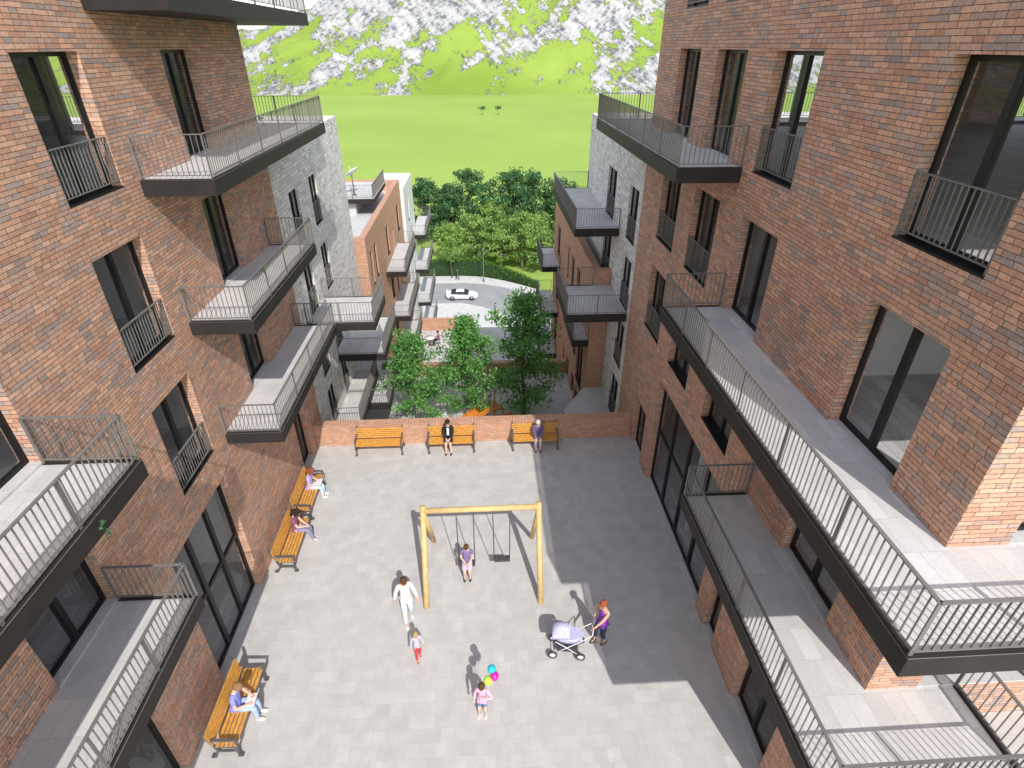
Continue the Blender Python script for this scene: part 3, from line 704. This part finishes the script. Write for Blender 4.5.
# ------------------------------------------------------------------ benches (faces local -Y)
def make_bench():
    t = thing('park_bench', 'x', 'bench')
    mb = MB()
    for i in range(5): mb.box(-.93, .93, -.30+i*.098, -.30+i*.098+.071, .425, .455)
    mb.build('seat', WOOD, t)
    mb = MB()
    for i in range(5):
        a = R(14); u = .07+i*.085
        M = Matrix.Translation((0, .20+math.sin(a)*u, .455+math.cos(a)*u)) @ Matrix.Rotation(-a, 4, 'X')
        mb.box(-.93, .93, -.014, .014, -.031, .031, 0, M)
    mb.build('backrest', WOOD, t)
    for sx in (-.9, .9):
        mb = MB()
        prof = [((0,-.30,0),(0,-.24,.20)),((0,.30,0),(0,.16,.22)),((0,-.24,.20),(0,-.29,.40)),((0,.16,.22),(0,.20,.40)),((0,-.24,.20),(0,.16,.22)),((0,-.31,.41),(0,.22,.41)),((0,.20,.40),(0,.36,.97)),((0,-.30,.42),(0,-.30,.62)),((0,-.33,.63),(0,.26,.66))]
        for a, b in prof: mb.bar(Vector(a)+Vector((sx,0,0)), Vector(b)+Vector((sx,0,0)), .05, .05)
        mb.box(sx-.045, sx+.045, -.36, -.24, 0, .035); mb.box(sx-.045, sx+.045, .24, .36, 0, .035)
        mb.build('bench_end', IRON, t)
    return t
bench0 = make_bench()
BG = 'timber benches round the courtyard'
bench_list = [(-4.3,18.3,0,'empty timber bench against the brick wall, first of the three from the left'),
 (-1.44,18.3,0,'timber bench against the brick wall where the woman in the black jacket sits'),
 (1.92,18.3,0,'timber bench against the brick wall, half in shadow, with the person in purple'),
 (-6.38,15.45,R(90),'timber bench by the left facade, nearest the brick wall, with the woman in lavender'),
 (-6.32,13.22,R(90),'timber bench by the left facade where the person in a maroon top sits'),
 (-6.15,7.92,R(90),'timber bench nearest the camera by the left facade, with the laptop user')]
for i, (x, y, rz, lb) in enumerate(bench_list):
    b = bench0 if i == 0 else copy_tree(bench0)
    b.location = (x, y, 0); b.rotation_euler = (0,0,rz); b['label'] = lb; b['category'] = 'bench'; b['group'] = BG

# ------------------------------------------------------------------ swing set
sw = thing('swing_set', 'pale timber swing frame in the middle of the courtyard', 'swing set', (0,0,0))
BY, BZ_ = 12.0, 2.6
for x in (-1.9, 1.42):
    mb = MB(); mb.tube([(x-.06*(1 if x < 0 else -1)*0,10.75,0),(x,BY+.06,BZ_+.14)], .085, 12); mb.build('leg', POLEW, sw)
    mb = MB(); mb.tube([(x*.97,13.3,0),(x,BY-.02,BZ_-.02)], .075, 12); mb.build('leg', POLEW, sw)
mb = MB(); mb.tube([(-1.98,BY,BZ_),(1.50,BY,BZ_)], .085, 14); mb.build('beam', POLEW, sw)
RUB = simple('black_rubber', (.06,.06,.065), .7)
def swing_seat(x, lab, sy=.0, sz=.52):
    t = thing('swing', lab, 'swing', (x, BY, 0), 0, 'swings on the timber frame')
    mb = MB(); mb.box(-.24,.24, sy-.11, sy+.11, sz-.03, sz+.03); mb.build('seat', RUB, t, bevel=.01)
    for s in (-1, 1):
        mb = MB(); mb.tube([(s*.25, 0, BZ_-.1),(s*.235, sy, sz)], .014, 6); mb.ball((s*.25,0,BZ_-.1), .03, 8); mb.build('chain', CHAIN, t)
swing_seat(-.72, 'left swing on the timber frame, with a person in purple sitting on it', -.12)
swing_seat(.34, 'empty right swing with black seat on the timber frame')

# ------------------------------------------------------------------ people
SKINM = simple('skin', (.62,.37,.26), .55, 0, .06, 8); SKIN2 = simple('skin_pale', (.70,.47,.37), .55, 0, .06, 8)
EYE = simple('dark_eye', (.02,.015,.012), .3); LIP = simple('lips', (.45,.14,.12), .5)
CLOTH = {}
def cloth(name, col):
    if name not in CLOTH: CLOTH[name] = simple(name, col, .85, 0, .15, 14, bump=.15)
    return CLOTH[name]
def ik(a, c, l1, l2, pole):
    a = Vector(a); c = Vector(c); d = c-a; L = min(d.length, (l1+l2)*.995); d = d.normalized(); c = a+d*L
    x = (l1*l1-l2*l2+L*L)/(2*L); h = math.sqrt(max(0, l1*l1-x*x))
    p = Vector(pole); p = (p-d*p.dot(d)).normalized()
    return a+d*x+p*h, c
def skin_mesh(name, verts, edges, radii, mat, parent, sub=2, extra=None):
    me = bpy.data.meshes.new(name); me.from_pydata([tuple(v) for v in verts], edges, [])
    o = bpy.data.objects.new(name, me); COL.objects.link(o)
    md = o.modifiers.new('skin', 'SKIN'); md.branch_smoothing = .4; md.use_smooth_shade = True
    sv = me.skin_vertices[0].data
    for i, r in enumerate(radii):
        sv[i].radius = r if hasattr(r, '__len__') else (r, r); sv[i].use_root = (i == 0)
    ss = o.modifiers.new('sub', 'SUBSURF'); ss.levels = sub; ss.render_levels = sub
    dg = bpy.context.evaluated_depsgraph_get(); dg.update()
    m2 = bpy.data.meshes.new_from_object(o.evaluated_get(dg))
    bpy.data.objects.remove(o)
    bm = bmesh.new(); bm.from_mesh(m2)
    if extra:
        vs = [bm.verts.new(v) for v in extra.v]
        for f in extra.f:
            try: bm.faces.new([vs[i] for i in f])
            except ValueError: pass
    for f in bm.faces: f.smooth = True
    bm.to_mesh(m2); bm.free(); m2.materials.clear(); m2.materials.append(mat)
    o = bpy.data.objects.new(name, m2); COL.objects.link(o); o.parent = parent
    return o
def person(label, loc, rz, s=1.0, pelvis=(0,0,.93), lean=0.0, feet=((-.1,.0,.07),(.1,.0,.07)), hands=((-.27,.06,.80),(.27,.06,.80)), elbow=((-.6,-1,0),(.6,-1,0)),
           knee=(0,1,.15), headtilt=.15, top=None, topm=None, sleeves=1, pants=None, pantlen=2, skirt=None, shoes=None, hair=None, hairlen=0, skin=SKINM, child=0, jacket=None, turn=0, group=None, fine=True):
    """faces local +Y; all lengths for a 1.75 m adult, scaled by s"""
    t = thing('person', label, 'person', loc, rz, group); t.scale = (s,s,s)
    hk = 1+.22*child
    P = Vector(pelvis); sl, cl = math.sin(lean), math.cos(lean)
    up = Vector((0, sl, cl)); fw = Vector((0, cl, -sl))
    waist = P+up*.14; chest = P+up*.33; nb = P+up*.50; neck = P+up*.555+fw*.015
    hu = Vector((math.sin(turn)*math.sin(headtilt+lean), math.cos(turn)*math.sin(headtilt+lean), math.cos(headtilt+lean)))
    hf = Vector((math.sin(turn)*math.cos(headtilt+lean), math.cos(turn)*math.cos(headtilt+lean), -math.sin(headtilt+lean)))
    hl = neck+hu*.055+hf*.02; hm = neck+hu*.145*hk+hf*.018; ht = neck+hu*.215*hk
    V = [P, waist, chest, nb, neck, hl, hm, ht]; Rr = [(.135,.10),(.12,.088),(.145,.10),(.085,.07),(.05,.052),(.062*hk,.075*hk),(.082*hk,.102*hk),(.055*hk,.07*hk)]
    E = [(0,1),(1,2),(2,3),(3,4),(4,5),(5,6),(6,7)]
    idx = {}
    def add(k, v, r, frm):
        V.append(Vector(v)); Rr.append(r); idx[k] = len(V)-1; E.append((frm, idx[k]))
    for q, sx in ((0,-1),(1,1)):
        sh = nb+up*(-.055)+Vector((sx*.175,0,0)); el, ha = ik(sh, hands[q], .28, .25, elbow[q])
        dirh = (ha-el).normalized()
        add(('s',q), sh, .055, 3); add(('e',q), el, .041, idx[('s',q)]); add(('w',q), ha, .027, idx[('e',q)]); add(('h',q), ha+dirh*.06, (.018,.034), idx[('w',q)])
    for q, sx in ((0,-1),(1,1)):
        hp = P+Vector((sx*.085,0,-.05)); kn, an = ik(hp, feet[q], .42, .42, knee)
        add(('p',q), hp, .088, 0); add(('k',q), kn, .056, idx[('p',q)]); add(('a',q), an, .038, idx[('k',q)])
        add(('t',q), an+Vector((0,.13,-.045)), (.036,.022), idx[('a',q)])
    ex = MB()
    for q, sx in ((0,-1),(1,1)):
        w = V[idx[('w',q)]]; h = V[idx[('h',q)]]; d = (h-w).normalized()
        side = d.cross(Vector((0,0,1))); side = side.normalized() if side.length > .2 else Vector((0,1,0))
        nrm = side.cross(d).normalized()
        if nrm.z > 0: nrm = -nrm
        for k, L in enumerate((.066,.078,.072,.055)):
            b = h+side*(.024-.016*k)+d*.012; ex.tube([b-d*.02, b+d*L*.5+nrm*.004, b+d*L*.85+nrm*.022], [.0095,.009,.007], 6)
        b = w+d*.03+side*.03; ex.tube([b-side*.012, b+side*.024+d*.025, b+side*.03+d*.05+nrm*.012], [.011,.010,.008], 6)
    # nose and ears
    hx_ = hf.cross(hu).normalized(); fc = hm-hu*.025+hf*.10*hk
    ex.tube([fc+hu*.03-hf*.012, fc+hf*.018-hu*.012, fc-hu*.02-hf*.01], [.007,.013,.009], 6)
    for sx in (-1,1): ex.ball(hm+hx_*sx*.083*hk-hu*.02, (.014,.022,.03), 8)
    skin_mesh('body', V, E, Rr, skin, t, 2, ex)
    # eyes and mouth
    eb = MB()
    for sx in (-1,1): eb.ball(fc+hx_*sx*.033+hu*.022-hf*.008, .012, 8)
    eb.build('eyes', EYE, t)
    lb = MB(); lb.ball(fc-hu*.045-hf*.012, (.022,.010,.008), 8); lb.build('mouth', LIP, t)
    def garment(name, keys, edges, scale, mat, pad=.012, sub=2):
        vv = [V[k] if isinstance(k, int) else k[0] for k in keys]
        rr = []
        for k in keys:
            r = Rr[k] if isinstance(k, int) else k[1]
            r = r if hasattr(r, '__len__') else (r, r)
            rr.append((r[0]*scale+pad, r[1]*scale+pad))
        return skin_mesh(name, vv, edges, rr, mat, t, sub)
    def part_way(a, b, f): return (V[a].lerp(V[b], f), Rr[b] if not hasattr(Rr[b],'__len__') else Rr[b][0])
    if top:
        ks = [0, 1, 2, 3]; es = [(0,1),(1,2),(2,3)]
        for q in (0,1):
            if sleeves > 0:
                n = len(ks); ks.append(idx[('s',q)]); es.append((3, n))
                if sleeves >= 2:
                    ks += [idx[('e',q)], part_way(idx[('e',q)], idx[('w',q)], .9)]; es += [(n,n+1),(n+1,n+2)]
                else:
                    ks.append(part_way(idx[('s',q)], idx[('e',q)], .6)); es.append((n,n+1))
        ks.append((P-up*.07, (.136,.104))); es.append((0, len(ks)-1))
        garment('shirt', ks, es, 1.06, top)
    if jacket:
        ks = [0, 1, 2, 3]; es = [(0,1),(1,2),(2,3)]
        for q in (0,1):
            n = len(ks); ks += [idx[('s',q)], idx[('e',q)], part_way(idx[('e',q)], idx[('w',q)], .92)]; es += [(3,n),(n,n+1),(n+1,n+2)]
        ks.append((P-up*.06, (.136,.104))); es.append((0, len(ks)-1))
        garment('jacket', ks, es, 1.1, jacket, .018)
        sb = MB(); sb.bar(waist+fw*.135+up*.02, nb+fw*.10-up*.03, .085, .02, up=(0,1,0)); sb.build('shirt_front', topm, t)
    if pants:
        ks = [0, (P.lerp(waist, .45), (.125,.093))]; es = [(0,1)]
        for q in (0,1):
            n = len(ks); ks.append(idx[('p',q)]); es.append((0,n))
            if pantlen >= 2: ks += [idx[('k',q)], part_way(idx[('k',q)], idx[('a',q)], .96 if pantlen == 2 else .62)]; es += [(n,n+1),(n+1,n+2)]
            else: ks.append(part_way(idx[('p',q)], idx[('k',q)], .75)); es.append((n,n+1))
        garment('trousers', ks, es, 1.06, pants, .014)
    if skirt:
        ks = [1, 0]; es = [(0,1)]
        for q in (0,1): n = len(ks); ks += [idx[('p',q)], part_way(idx[('p',q)], idx[('k',q)], .95)]; es += [(1,n),(n,n+1)]
        garment('skirt', ks, es, 1.25, skirt, .03)
    if shoes:
        for q in (0,1):
            a = V[idx[('a',q)]]; tt = V[idx[('t',q)]]
            sb = MB(); sb.tube([a+Vector((0,-.05,-.035)), a+Vector((0,.02,-.03)), a+Vector((0,.10,-.042)), a+Vector((0,.165,-.05))], [.036,.045,.040,.024], 8); sb.build('shoe', shoes, t)
    if hair:
        M = Matrix((hx_, hf, hu)).transposed()
        hb_ = MB(); hb_.ball(hm+hu*.032-hf*.022, (.098*hk,.115*hk,.108*hk), 14, 0, M)
        if hairlen:
            q = hm-hf*.08; hb_.tube([q+hu*.03, q-hu*.10-hf*.02, q-hu*(.12+hairlen)-hf*.01], [.085*hk,.085,.045], 10)
            for sx in (-1,1): hb_.tube([hm+hx_*sx*.075+hu*.04, hm+hx_*sx*.092-hu*.06, hm+hx_*sx*.085-hu*(.08+hairlen*.8)], [.045,.042,.02], 8)
        hb_.build('hair', hair, t)
    return t
C = cloth
SIT = dict(pelvis=(0,0,.53), feet=((-.1,.42,.07),(.1,.42,.07)))
BLK, WHT = C('black_cloth',(.016,.016,.018)), C('white_cloth',(.78,.78,.78))
HB, HD, HR, HBL, HG = C('brown_hair',(.10,.045,.02)), C('dark_hair',(.022,.014,.010)), C('red_hair',(.34,.085,.025)), C('blond_hair',(.45,.28,.11)), C('grey_hair',(.55,.53,.52))
# back benches, facing the camera (-y)
person('woman in black jacket and white shirt sitting on the middle back bench', (-1.56,18.36,0), R(180), 1.0, **SIT, lean=-.05, hands=((-.06,.30,.62),(.06,.30,.62)), topm=WHT, jacket=BLK, skirt=BLK, shoes=BLK, hair=HD, skin=SKIN2)
person('grey haired person in purple jumper leaning forward on the right back bench', (2.02,18.36,0), R(180), 1.0, **SIT, lean=.22, hands=((-.08,.42,.55),(.08,.42,.55)), top=C('purple_jumper',(.13,.10,.24)), sleeves=2, pants=C('lilac_trousers',(.48,.43,.50)), shoes=C('brown_shoe',(.10,.06,.05)), hair=HG, skin=SKIN2)
# left benches, facing +x
def laptop(x, y, z, rz, label):
    t = thing('laptop', label, 'laptop', (x,y,z), rz, 'laptops on laps')
    mb = MB(); mb.box(-.16,.16,-.11,.11,0,.018); mb.build('base', C('laptop_shell',(.7,.7,.72)), t, bevel=.004)
    mb = MB(); mb.box(-.16,.16,-.006,.006,0,.22,0, Matrix.Translation((0,.112,.014))@Matrix.Rotation(R(-20),4,'X')); mb.build('screen', C('laptop_shell',(.7,.7,.72)), t)
JEAN = C('light_jeans',(.38,.50,.66))
LAPH = ((-.10,.30,.66),(.10,.30,.66))
person('woman in lavender top using a tablet on the left bench nearest the brick wall', (-6.38,15.72,0), R(-90), .98, **SIT, lean=.12, hands=LAPH, headtilt=.5, top=C('lavender_top',(.42,.40,.74)), sleeves=1, pants=C('pale_jeans',(.52,.66,.80)), shoes=WHT, hair=C('auburn_hair',(.24,.07,.03)), hairlen=.12, skin=SKIN2)
laptop(-6.04,15.72,.64,R(-90),'pale tablet computer on the lap of the woman in lavender')
person('person in maroon top and grey purple trousers sitting on the left middle bench', (-6.32,13.65,0), R(-90), 1.0, pelvis=(0,0,.53), feet=((-.1,.42,.07),(.12,.55,.09)), lean=.10, hands=((-.06,.34,.62),(.08,.36,.64)), headtilt=.55, top=C('maroon_top',(.24,.09,.16)), sleeves=1, pants=C('slate_trousers',(.24,.24,.36)), shoes=C('grey_shoe',(.5,.5,.5)), hair=HD, hairlen=.10, skin=SKIN2)
person('man in blue violet shirt typing on a laptop on the nearest left bench', (-6.15,7.9,0), R(-90), 1.02, **SIT, lean=.15, hands=((-.12,.33,.68),(.12,.33,.68)), headtilt=.45, top=C('violet_shirt',(.26,.29,.74)), sleeves=1, pants=JEAN, shoes=WHT, hair=C('light_brown_hair',(.26,.15,.07)), skin=SKIN2)
laptop(-5.78,7.9,.66,R(-90),'open white laptop on the lap of the man on the near left bench')
# swing
person('person in purple top and lilac skirt sitting on the left swing', (-.72,11.92,.02), R(180), .84, pelvis=(0,0,.74), feet=((-.1,.28,.12),(.1,.28,.12)), lean=.02, hands=((-.09,.25,.86),(.09,.25,.86)), headtilt=.3, top=C('swing_purple_top',(.22,.16,.34)), sleeves=1, skirt=C('lilac_skirt',(.55,.45,.56)), shoes=BLK, hair=HB, skin=SKIN2)
# standing figures
person('man in white shirt and pale trousers walking by the swing frame', (-2.38,10.42,0), R(200), 1.02, feet=((-.1,-.12,.07),(.11,.2,.07)), hands=((-.30,.12,.84),(.30,-.06,.84)), headtilt=.35, top=WHT, sleeves=2, pants=C('pale_trousers',(.62,.70,.72)), shoes=C('white_shoe',(.75,.75,.73)), hair=HB, skin=SKINM)
person('blond toddler in grey shirt and red trousers walking in front of the man in white', (-2.0,9.22,0), R(205), .60, child=1, feet=((-.1,-.10,.07),(.11,.16,.07)), hands=((-.3,.15,.88),(.3,.05,.86)), headtilt=.2, top=C('grey_shirt',(.50,.48,.54)), sleeves=2, pants=C('red_trousers',(.62,.05,.07)), shoes=C('red_shoe',(.4,.07,.07)), hair=HBL, skin=SKINM)
person('child in pink shirt and denim shorts holding three balloons', (-.29,7.65,0), R(170), .72, child=.8, feet=((-.11,.02,.07),(.12,.05,.07)), hands=((-.14,.22,1.30),(.26,.08,.88)), elbow=((-1,0,-.6),(.6,-1,0)), headtilt=.2, top=C('pink_shirt',(.80,.45,.62)), sleeves=2, pants=C('denim_shorts',(.12,.20,.38)), pantlen=1, shoes=C('pale_shoe',(.78,.70,.70)), hair=HB, skin=SKIN2)
person('red haired woman in purple vest and dark cropped jeans pushing the pram', (2.93,9.42,0), R(122), .98, feet=((-.1,-.08,.07),(.11,.12,.07)), hands=((-.10,.42,1.02),(.26,.03,.93)), elbow=((-.8,-.3,-.6),(1,-.6,-.4)), headtilt=.25, top=C('purple_vest',(.24,.05,.42)), sleeves=0, pants=C('dark_jeans',(.022,.028,.06)), pantlen=3, shoes=C('dark_shoe',(.06,.05,.05)), hair=HR, skin=SKINM)
# balloons
for i, (x, y, z, cn, col) in enumerate(((-.14,7.58,1.46,'yellow green',(.55,.80,.05)),(-.05,7.72,1.66,'turquoise',(.02,.55,.72)),(.01,7.60,1.58,'magenta',(.72,.02,.38)))):
    t = thing('balloon', f'{cn} balloon on a string held by the child in pink', 'balloon', (x,y,z), 0, 'balloons held by the child')
    m = simple(cn.replace(' ','_')+'_balloon', col, .25, 0, .03, 3, spec=.6)
    mb = MB(); mb.lathe([(.004,-.15),(.016,-.145),(.009,-.13),(.042,-.105),(.085,-.045),(.102,.025),(.088,.085),(.05,.118),(.001,.13)], 16); mb.build('envelope', m, t)
    mb = MB(); mb.tube([(0,0,-.145),(-.19-x,7.49-y,.96-z)], .003, 4); mb.build('string', WHT, t)
# pram
pr = thing('pram', 'lavender pram with white chassis in the courtyard', 'pram', (1.98,9.2,0), R(172)); pr.scale = (.92,.92,.95)
LAV = C('lavender_fabric',(.50,.49,.72))
mb = MB()   # carrycot (local +x = hood end)
for i in range(5): pass
ring = lambda w, l, z, k=12: [(l*math.cos(2*math.pi*j/k)*(1 if True else 1), w*math.sin(2*math.pi*j/k), z) for j in range(k)]
L0, L1, L2 = ring(.16,.36,.52), ring(.21,.43,.66), ring(.23,.46,.80)
n = len(mb.v); mb.v += L0+L1+L2
for a in (0,12):
    for k in range(12): mb.f.append((n+a+k, n+a+(k+1)%12, n+a+12+(k+1)%12, n+a+12+k)); mb.m.append(0); mb.sm.append(True)
mb.f.append(tuple(n+k for k in reversed(range(12)))); mb.m.append(0); mb.sm.append(False)
mb.f.append(tuple(n+24+k for k in range(12))); mb.m.append(0); mb.sm.append(False)
mb.build('carrycot', LAV, pr)
mb = MB(); segs, rings_ = 10, 8
n = len(mb.v)
for i in range(rings_+1):
    t_ = R(8)+R(100)*i/rings_
    for k in range(segs+1):
        a = math.pi*k/segs
        mb.v.append((.10+.36*math.cos(t_)*1.0, .235*math.cos(a)*1.0, .80+ .33*math.sin(a)*math.sin(t_*.9+.25)))
for i in range(rings_):
    for k in range(segs): mb.f.append((n+i*(segs+1)+k, n+i*(segs+1)+k+1, n+(i+1)*(segs+1)+k+1, n+(i+1)*(segs+1)+k)); mb.m.append(0); mb.sm.append(True)
hood = mb.build('hood', LAV, pr); so = hood.modifiers.new('solid','SOLIDIFY'); so.thickness = .012
mb = MB()
mb.tube([(-.01,.24*math.cos(math.pi*k/12),.80+.345*math.sin(math.pi*k/12)) for k in range(13)], .012, 6)
for s in (-1,1):
    mb.tube([(.42,s*.24,.14),(.0,s*.23,.46),(-.42,s*.22,.80),(-.66,s*.2,1.02)], .013, 6); mb.tube([(-.38,s*.24,.14),(.05,s*.23,.46),(.36,s*.22,.66)], .013, 6)
mb.tube([(-.66,-.2,1.02),(-.70,0,1.04),(-.66,.2,1.02)], .016, 6)
mb.tube([(.42,-.27,.14),(.42,.27,.14)], .012, 6); mb.tube([(-.38,-.27,.14),(-.38,.27,.14)], .012, 6)
mb.build('chassis', WHITEP, pr)
for x in (.42,-.38):
    for y in (-.27,.27):
        mb = MB(); M = Matrix.Translation((x,y,.14)) @ Matrix.Rotation(R(90),4,'X')
        mb.lathe([(.09,-.025),(.135,-.025),(.14,0),(.135,.025),(.09,.025)], 16, M=M); w = mb.build('wheel', RUB, pr)
        mb = MB(); mb.lathe([(.001,-.02),(.09,-.022),(.09,.022),(.001,.02)], 12, M=M); mb.build('hub', WHITEP, w)
mb = MB(); mb.box(-.28,.30,-.19,.19,.2,.34); mb.build('basket', C('dark_basket',(.05,.05,.06)), pr, bevel=.02)
# far figures
person('distant person in dark clothes walking on the far pavement by the hedge', (-3.7,far_e(-3.7)+1.0,-15.88), R(100), 1.0, feet=((-.1,-.2,.07),(.1,.25,.07)), top=C('dark_teal',(.06,.09,.11)), sleeves=2, pants=C('navy',(.04,.05,.08)), shoes=BLK, hair=HD)
person('distant person in teal dress on the near pavement beside the road', (1.5,66.6,-15.88), R(120), 1.0, feet=((-.1,-.1,.07),(.1,.1,.07)), top=C('teal_dress',(.10,.22,.24)), sleeves=1, skirt=C('teal_dress',(.10,.22,.24)), shoes=BLK, hair=HD)
# cafe table group in the plaza
tb_ = thing('cafe_table', 'small round white table in the plaza', 'table', (-4.65,43.2,-8))
mb = MB(); mb.lathe([(.001,.74),(.42,.74),(.42,.705),(.001,.705)], 20); mb.build('tabletop', WHITEP, tb_)
mb = MB(); mb.tube([(0,0,0),(0,0,.705)], .035, 8); mb.lathe([(.24,0),(.24,.025),(.05,.05)], 14); mb.build('pedestal', IRON, tb_)
def chair(x, y, rz, lb):
    t = thing('cafe_chair', lb, 'chair', (x,y,-8), rz, 'chairs round the cafe table')
    mb = MB(); mb.box(-.21,.21,-.21,.21,.43,.46); mb.build('seat', WHITEP, t)
    mb = MB(); mb.box(-.2,.2,-.22,-.2,.62,.88); mb.build('backrest', WHITEP, t)
    for a in (-.19,.19):
        mb = MB(); mb.bar((a,.19,0),(a,.19,.43), .03); mb.build('leg', WHITEP, t)
        mb = MB(); mb.bar((a,-.21,0),(a,-.21,.88), .03); mb.build('leg', WHITEP, t)
chair(-5.4,43.2,R(-90),'white cafe chair left of the plaza table'); chair(-3.9,43.2,R(90),'white cafe chair right of the plaza table')
person('distant person in pale clothes sitting left of the plaza table', (-5.4,43.2,-8), R(-90), 1, **SIT, hands=LAPH, top=C('grey_shirt',(.5,.48,.54)), sleeves=2, pants=C('pale_trousers',(.62,.70,.72)), shoes=WHT, hair=HB)
person('distant person in maroon top sitting right of the plaza table', (-3.9,43.2,-8), R(90), 1, **SIT, hands=LAPH, top=C('maroon_top',(.24,.09,.16)), sleeves=2, pants=BLK, shoes=BLK, hair=HD)
# play slide in lower court
sl = thing('play_slide', 'orange timber play slide behind the courtyard wall', 'slide', (-.75,25.0,-4), R(-62))
OR = simple('orange_slide', (.62,.22,.035), .4, 0, .2, 5)
mb = MB(); mb.bar((0,-1.5,.25),(0,.9,1.2), .6, .05); mb.bar((-.32,-1.5,.38),(-.32,.9,1.33), .05, .3); mb.bar((.32,-1.5,.38),(.32,.9,1.33), .05, .3); mb.build('chute', OR, sl)
mb = MB(); mb.box(-.4,.4,.92,1.6,1.1,1.2); mb.build('platform', OR, sl)
for x in (-.36,.36):
    for y in (.97,1.55): mb = MB(); mb.tube([(x,y,0),(x,y,1.9)], .05, 8); mb.build('post', POLEW, sl)
mb = MB()
for k in range(4): mb.bar((-.34,1.68+.1*(3-k),.25+.25*k),(.34,1.68+.1*(3-k),.25+.25*k), .05)
mb.bar((-.34,2.05,0),(-.34,1.63,1.15), .05); mb.bar((.34,2.05,0),(.34,1.63,1.15), .05); mb.build('ladder', POLEW, sl)
bm_ = thing('balance_beam', 'brown timber balance beam right of the orange slide', 'play beam', (.55,25.4,-4), R(20))
mb = MB(); mb.bar((-.9,0,.35),(.9,0,.6), .22, .16); mb.build('beam', OR, bm_)
mb = MB(); mb.tube([(-.7,0,0),(-.7,0,.34)], .07, 8); mb.tube([(.7,0,0),(.7,0,.52)], .07, 8); mb.build('support', POLEW, bm_)
pl = thing('round_planter', 'white round planter at the foot of the left tree', 'planter', (-4.35,24.9,-4))
mb = MB(); mb.lathe([(.36,0),(.42,.5),(.42,.55),(.36,.55),(.34,.46),(.001,.46)], 20); mb.build('pot', WHITEP, pl)
lb = MB(); leaves(lb, [(Vector((0,0,.62)),1)], 140, .42, .16, random.Random(3), .6); lb.build('foliage', LEAF_A, pl)
# little trailing plants hooked on balcony railings
for i, (p, lb) in enumerate((((-5.43,6.02,8.25),'trailing green plant hanging over the edge of the upper near left balcony'),((-5.47,13.8,9.2),'small green plant on the railing of the middle left balcony'),((-6.85,12.45,9.2),'small green plant on the wall end of the middle left balcony railing'),((-5.47,15.9,12.4),'small green plant on the railing of the top left balcony'))):
    o = MB(); rg = random.Random(90+i)
    leaves(o, [(Vector(p)+Vector((.02,0,-.1*k)), .6) for k in range(3 if i == 0 else 1)], 30 if i == 0 else 18, .10, .06, rg)
    tag(o.build('trailing_plant', LEAF_D), lb, 'plant', 'plants on the balcony railings')

# ------------------------------------------------------------------ light, sky, camera
EL = 44.2; AZ = math.atan2(.285, -1)          # towards the sun in the xy plane: (+.285, -1)
w = bpy.data.worlds.new('World'); sc.world = w; w.use_nodes = True
nt = w.node_tree; bg = nt.nodes['Background']
sky = nt.nodes.new('ShaderNodeTexSky'); sky.sky_type = 'NISHITA'; sky.sun_disc = False
sky.sun_elevation = R(EL); sky.sun_rotation = math.atan2(.285, -1); sky.air_density = 1.0; sky.dust_density = .6; sky.ozone_density = 1.0
hsv = nt.nodes.new('ShaderNodeHueSaturation'); hsv.inputs['Saturation'].default_value = .42; nt.links.new(sky.outputs[0], hsv.inputs['Color']); nt.links.new(hsv.outputs[0], bg.inputs[0]); bg.inputs[1].default_value = .15
sl_ = bpy.data.lights.new('sun', 'SUN'); sl_.energy = 2.35; sl_.angle = R(.5); sl_.color = (1,.955,.89)
so = bpy.data.objects.new('sun', sl_); COL.objects.link(so)
d = Vector((-.285, 1, -math.tan(R(EL))*math.sqrt(1+.285**2)))
so.rotation_euler = d.to_track_quat('-Z', 'Y').to_euler()
cam = bpy.data.cameras.new('camera'); co = bpy.data.objects.new('camera', cam); COL.objects.link(co)
co.location = (0,0,14); co.rotation_euler = (R(90-31.1), 0, R(-3.1)); cam.sensor_width = 36; cam.lens = 36*563/1024; cam.clip_end = 5000; cam.clip_start = .05
sc.camera = co
sc.view_settings.view_transform = 'Standard'; sc.view_settings.look = 'None'; sc.view_settings.gamma = 1; sc.view_settings.exposure = 0.8
sc.cycles.max_bounces = 8; sc.cycles.transparent_max_bounces = 16
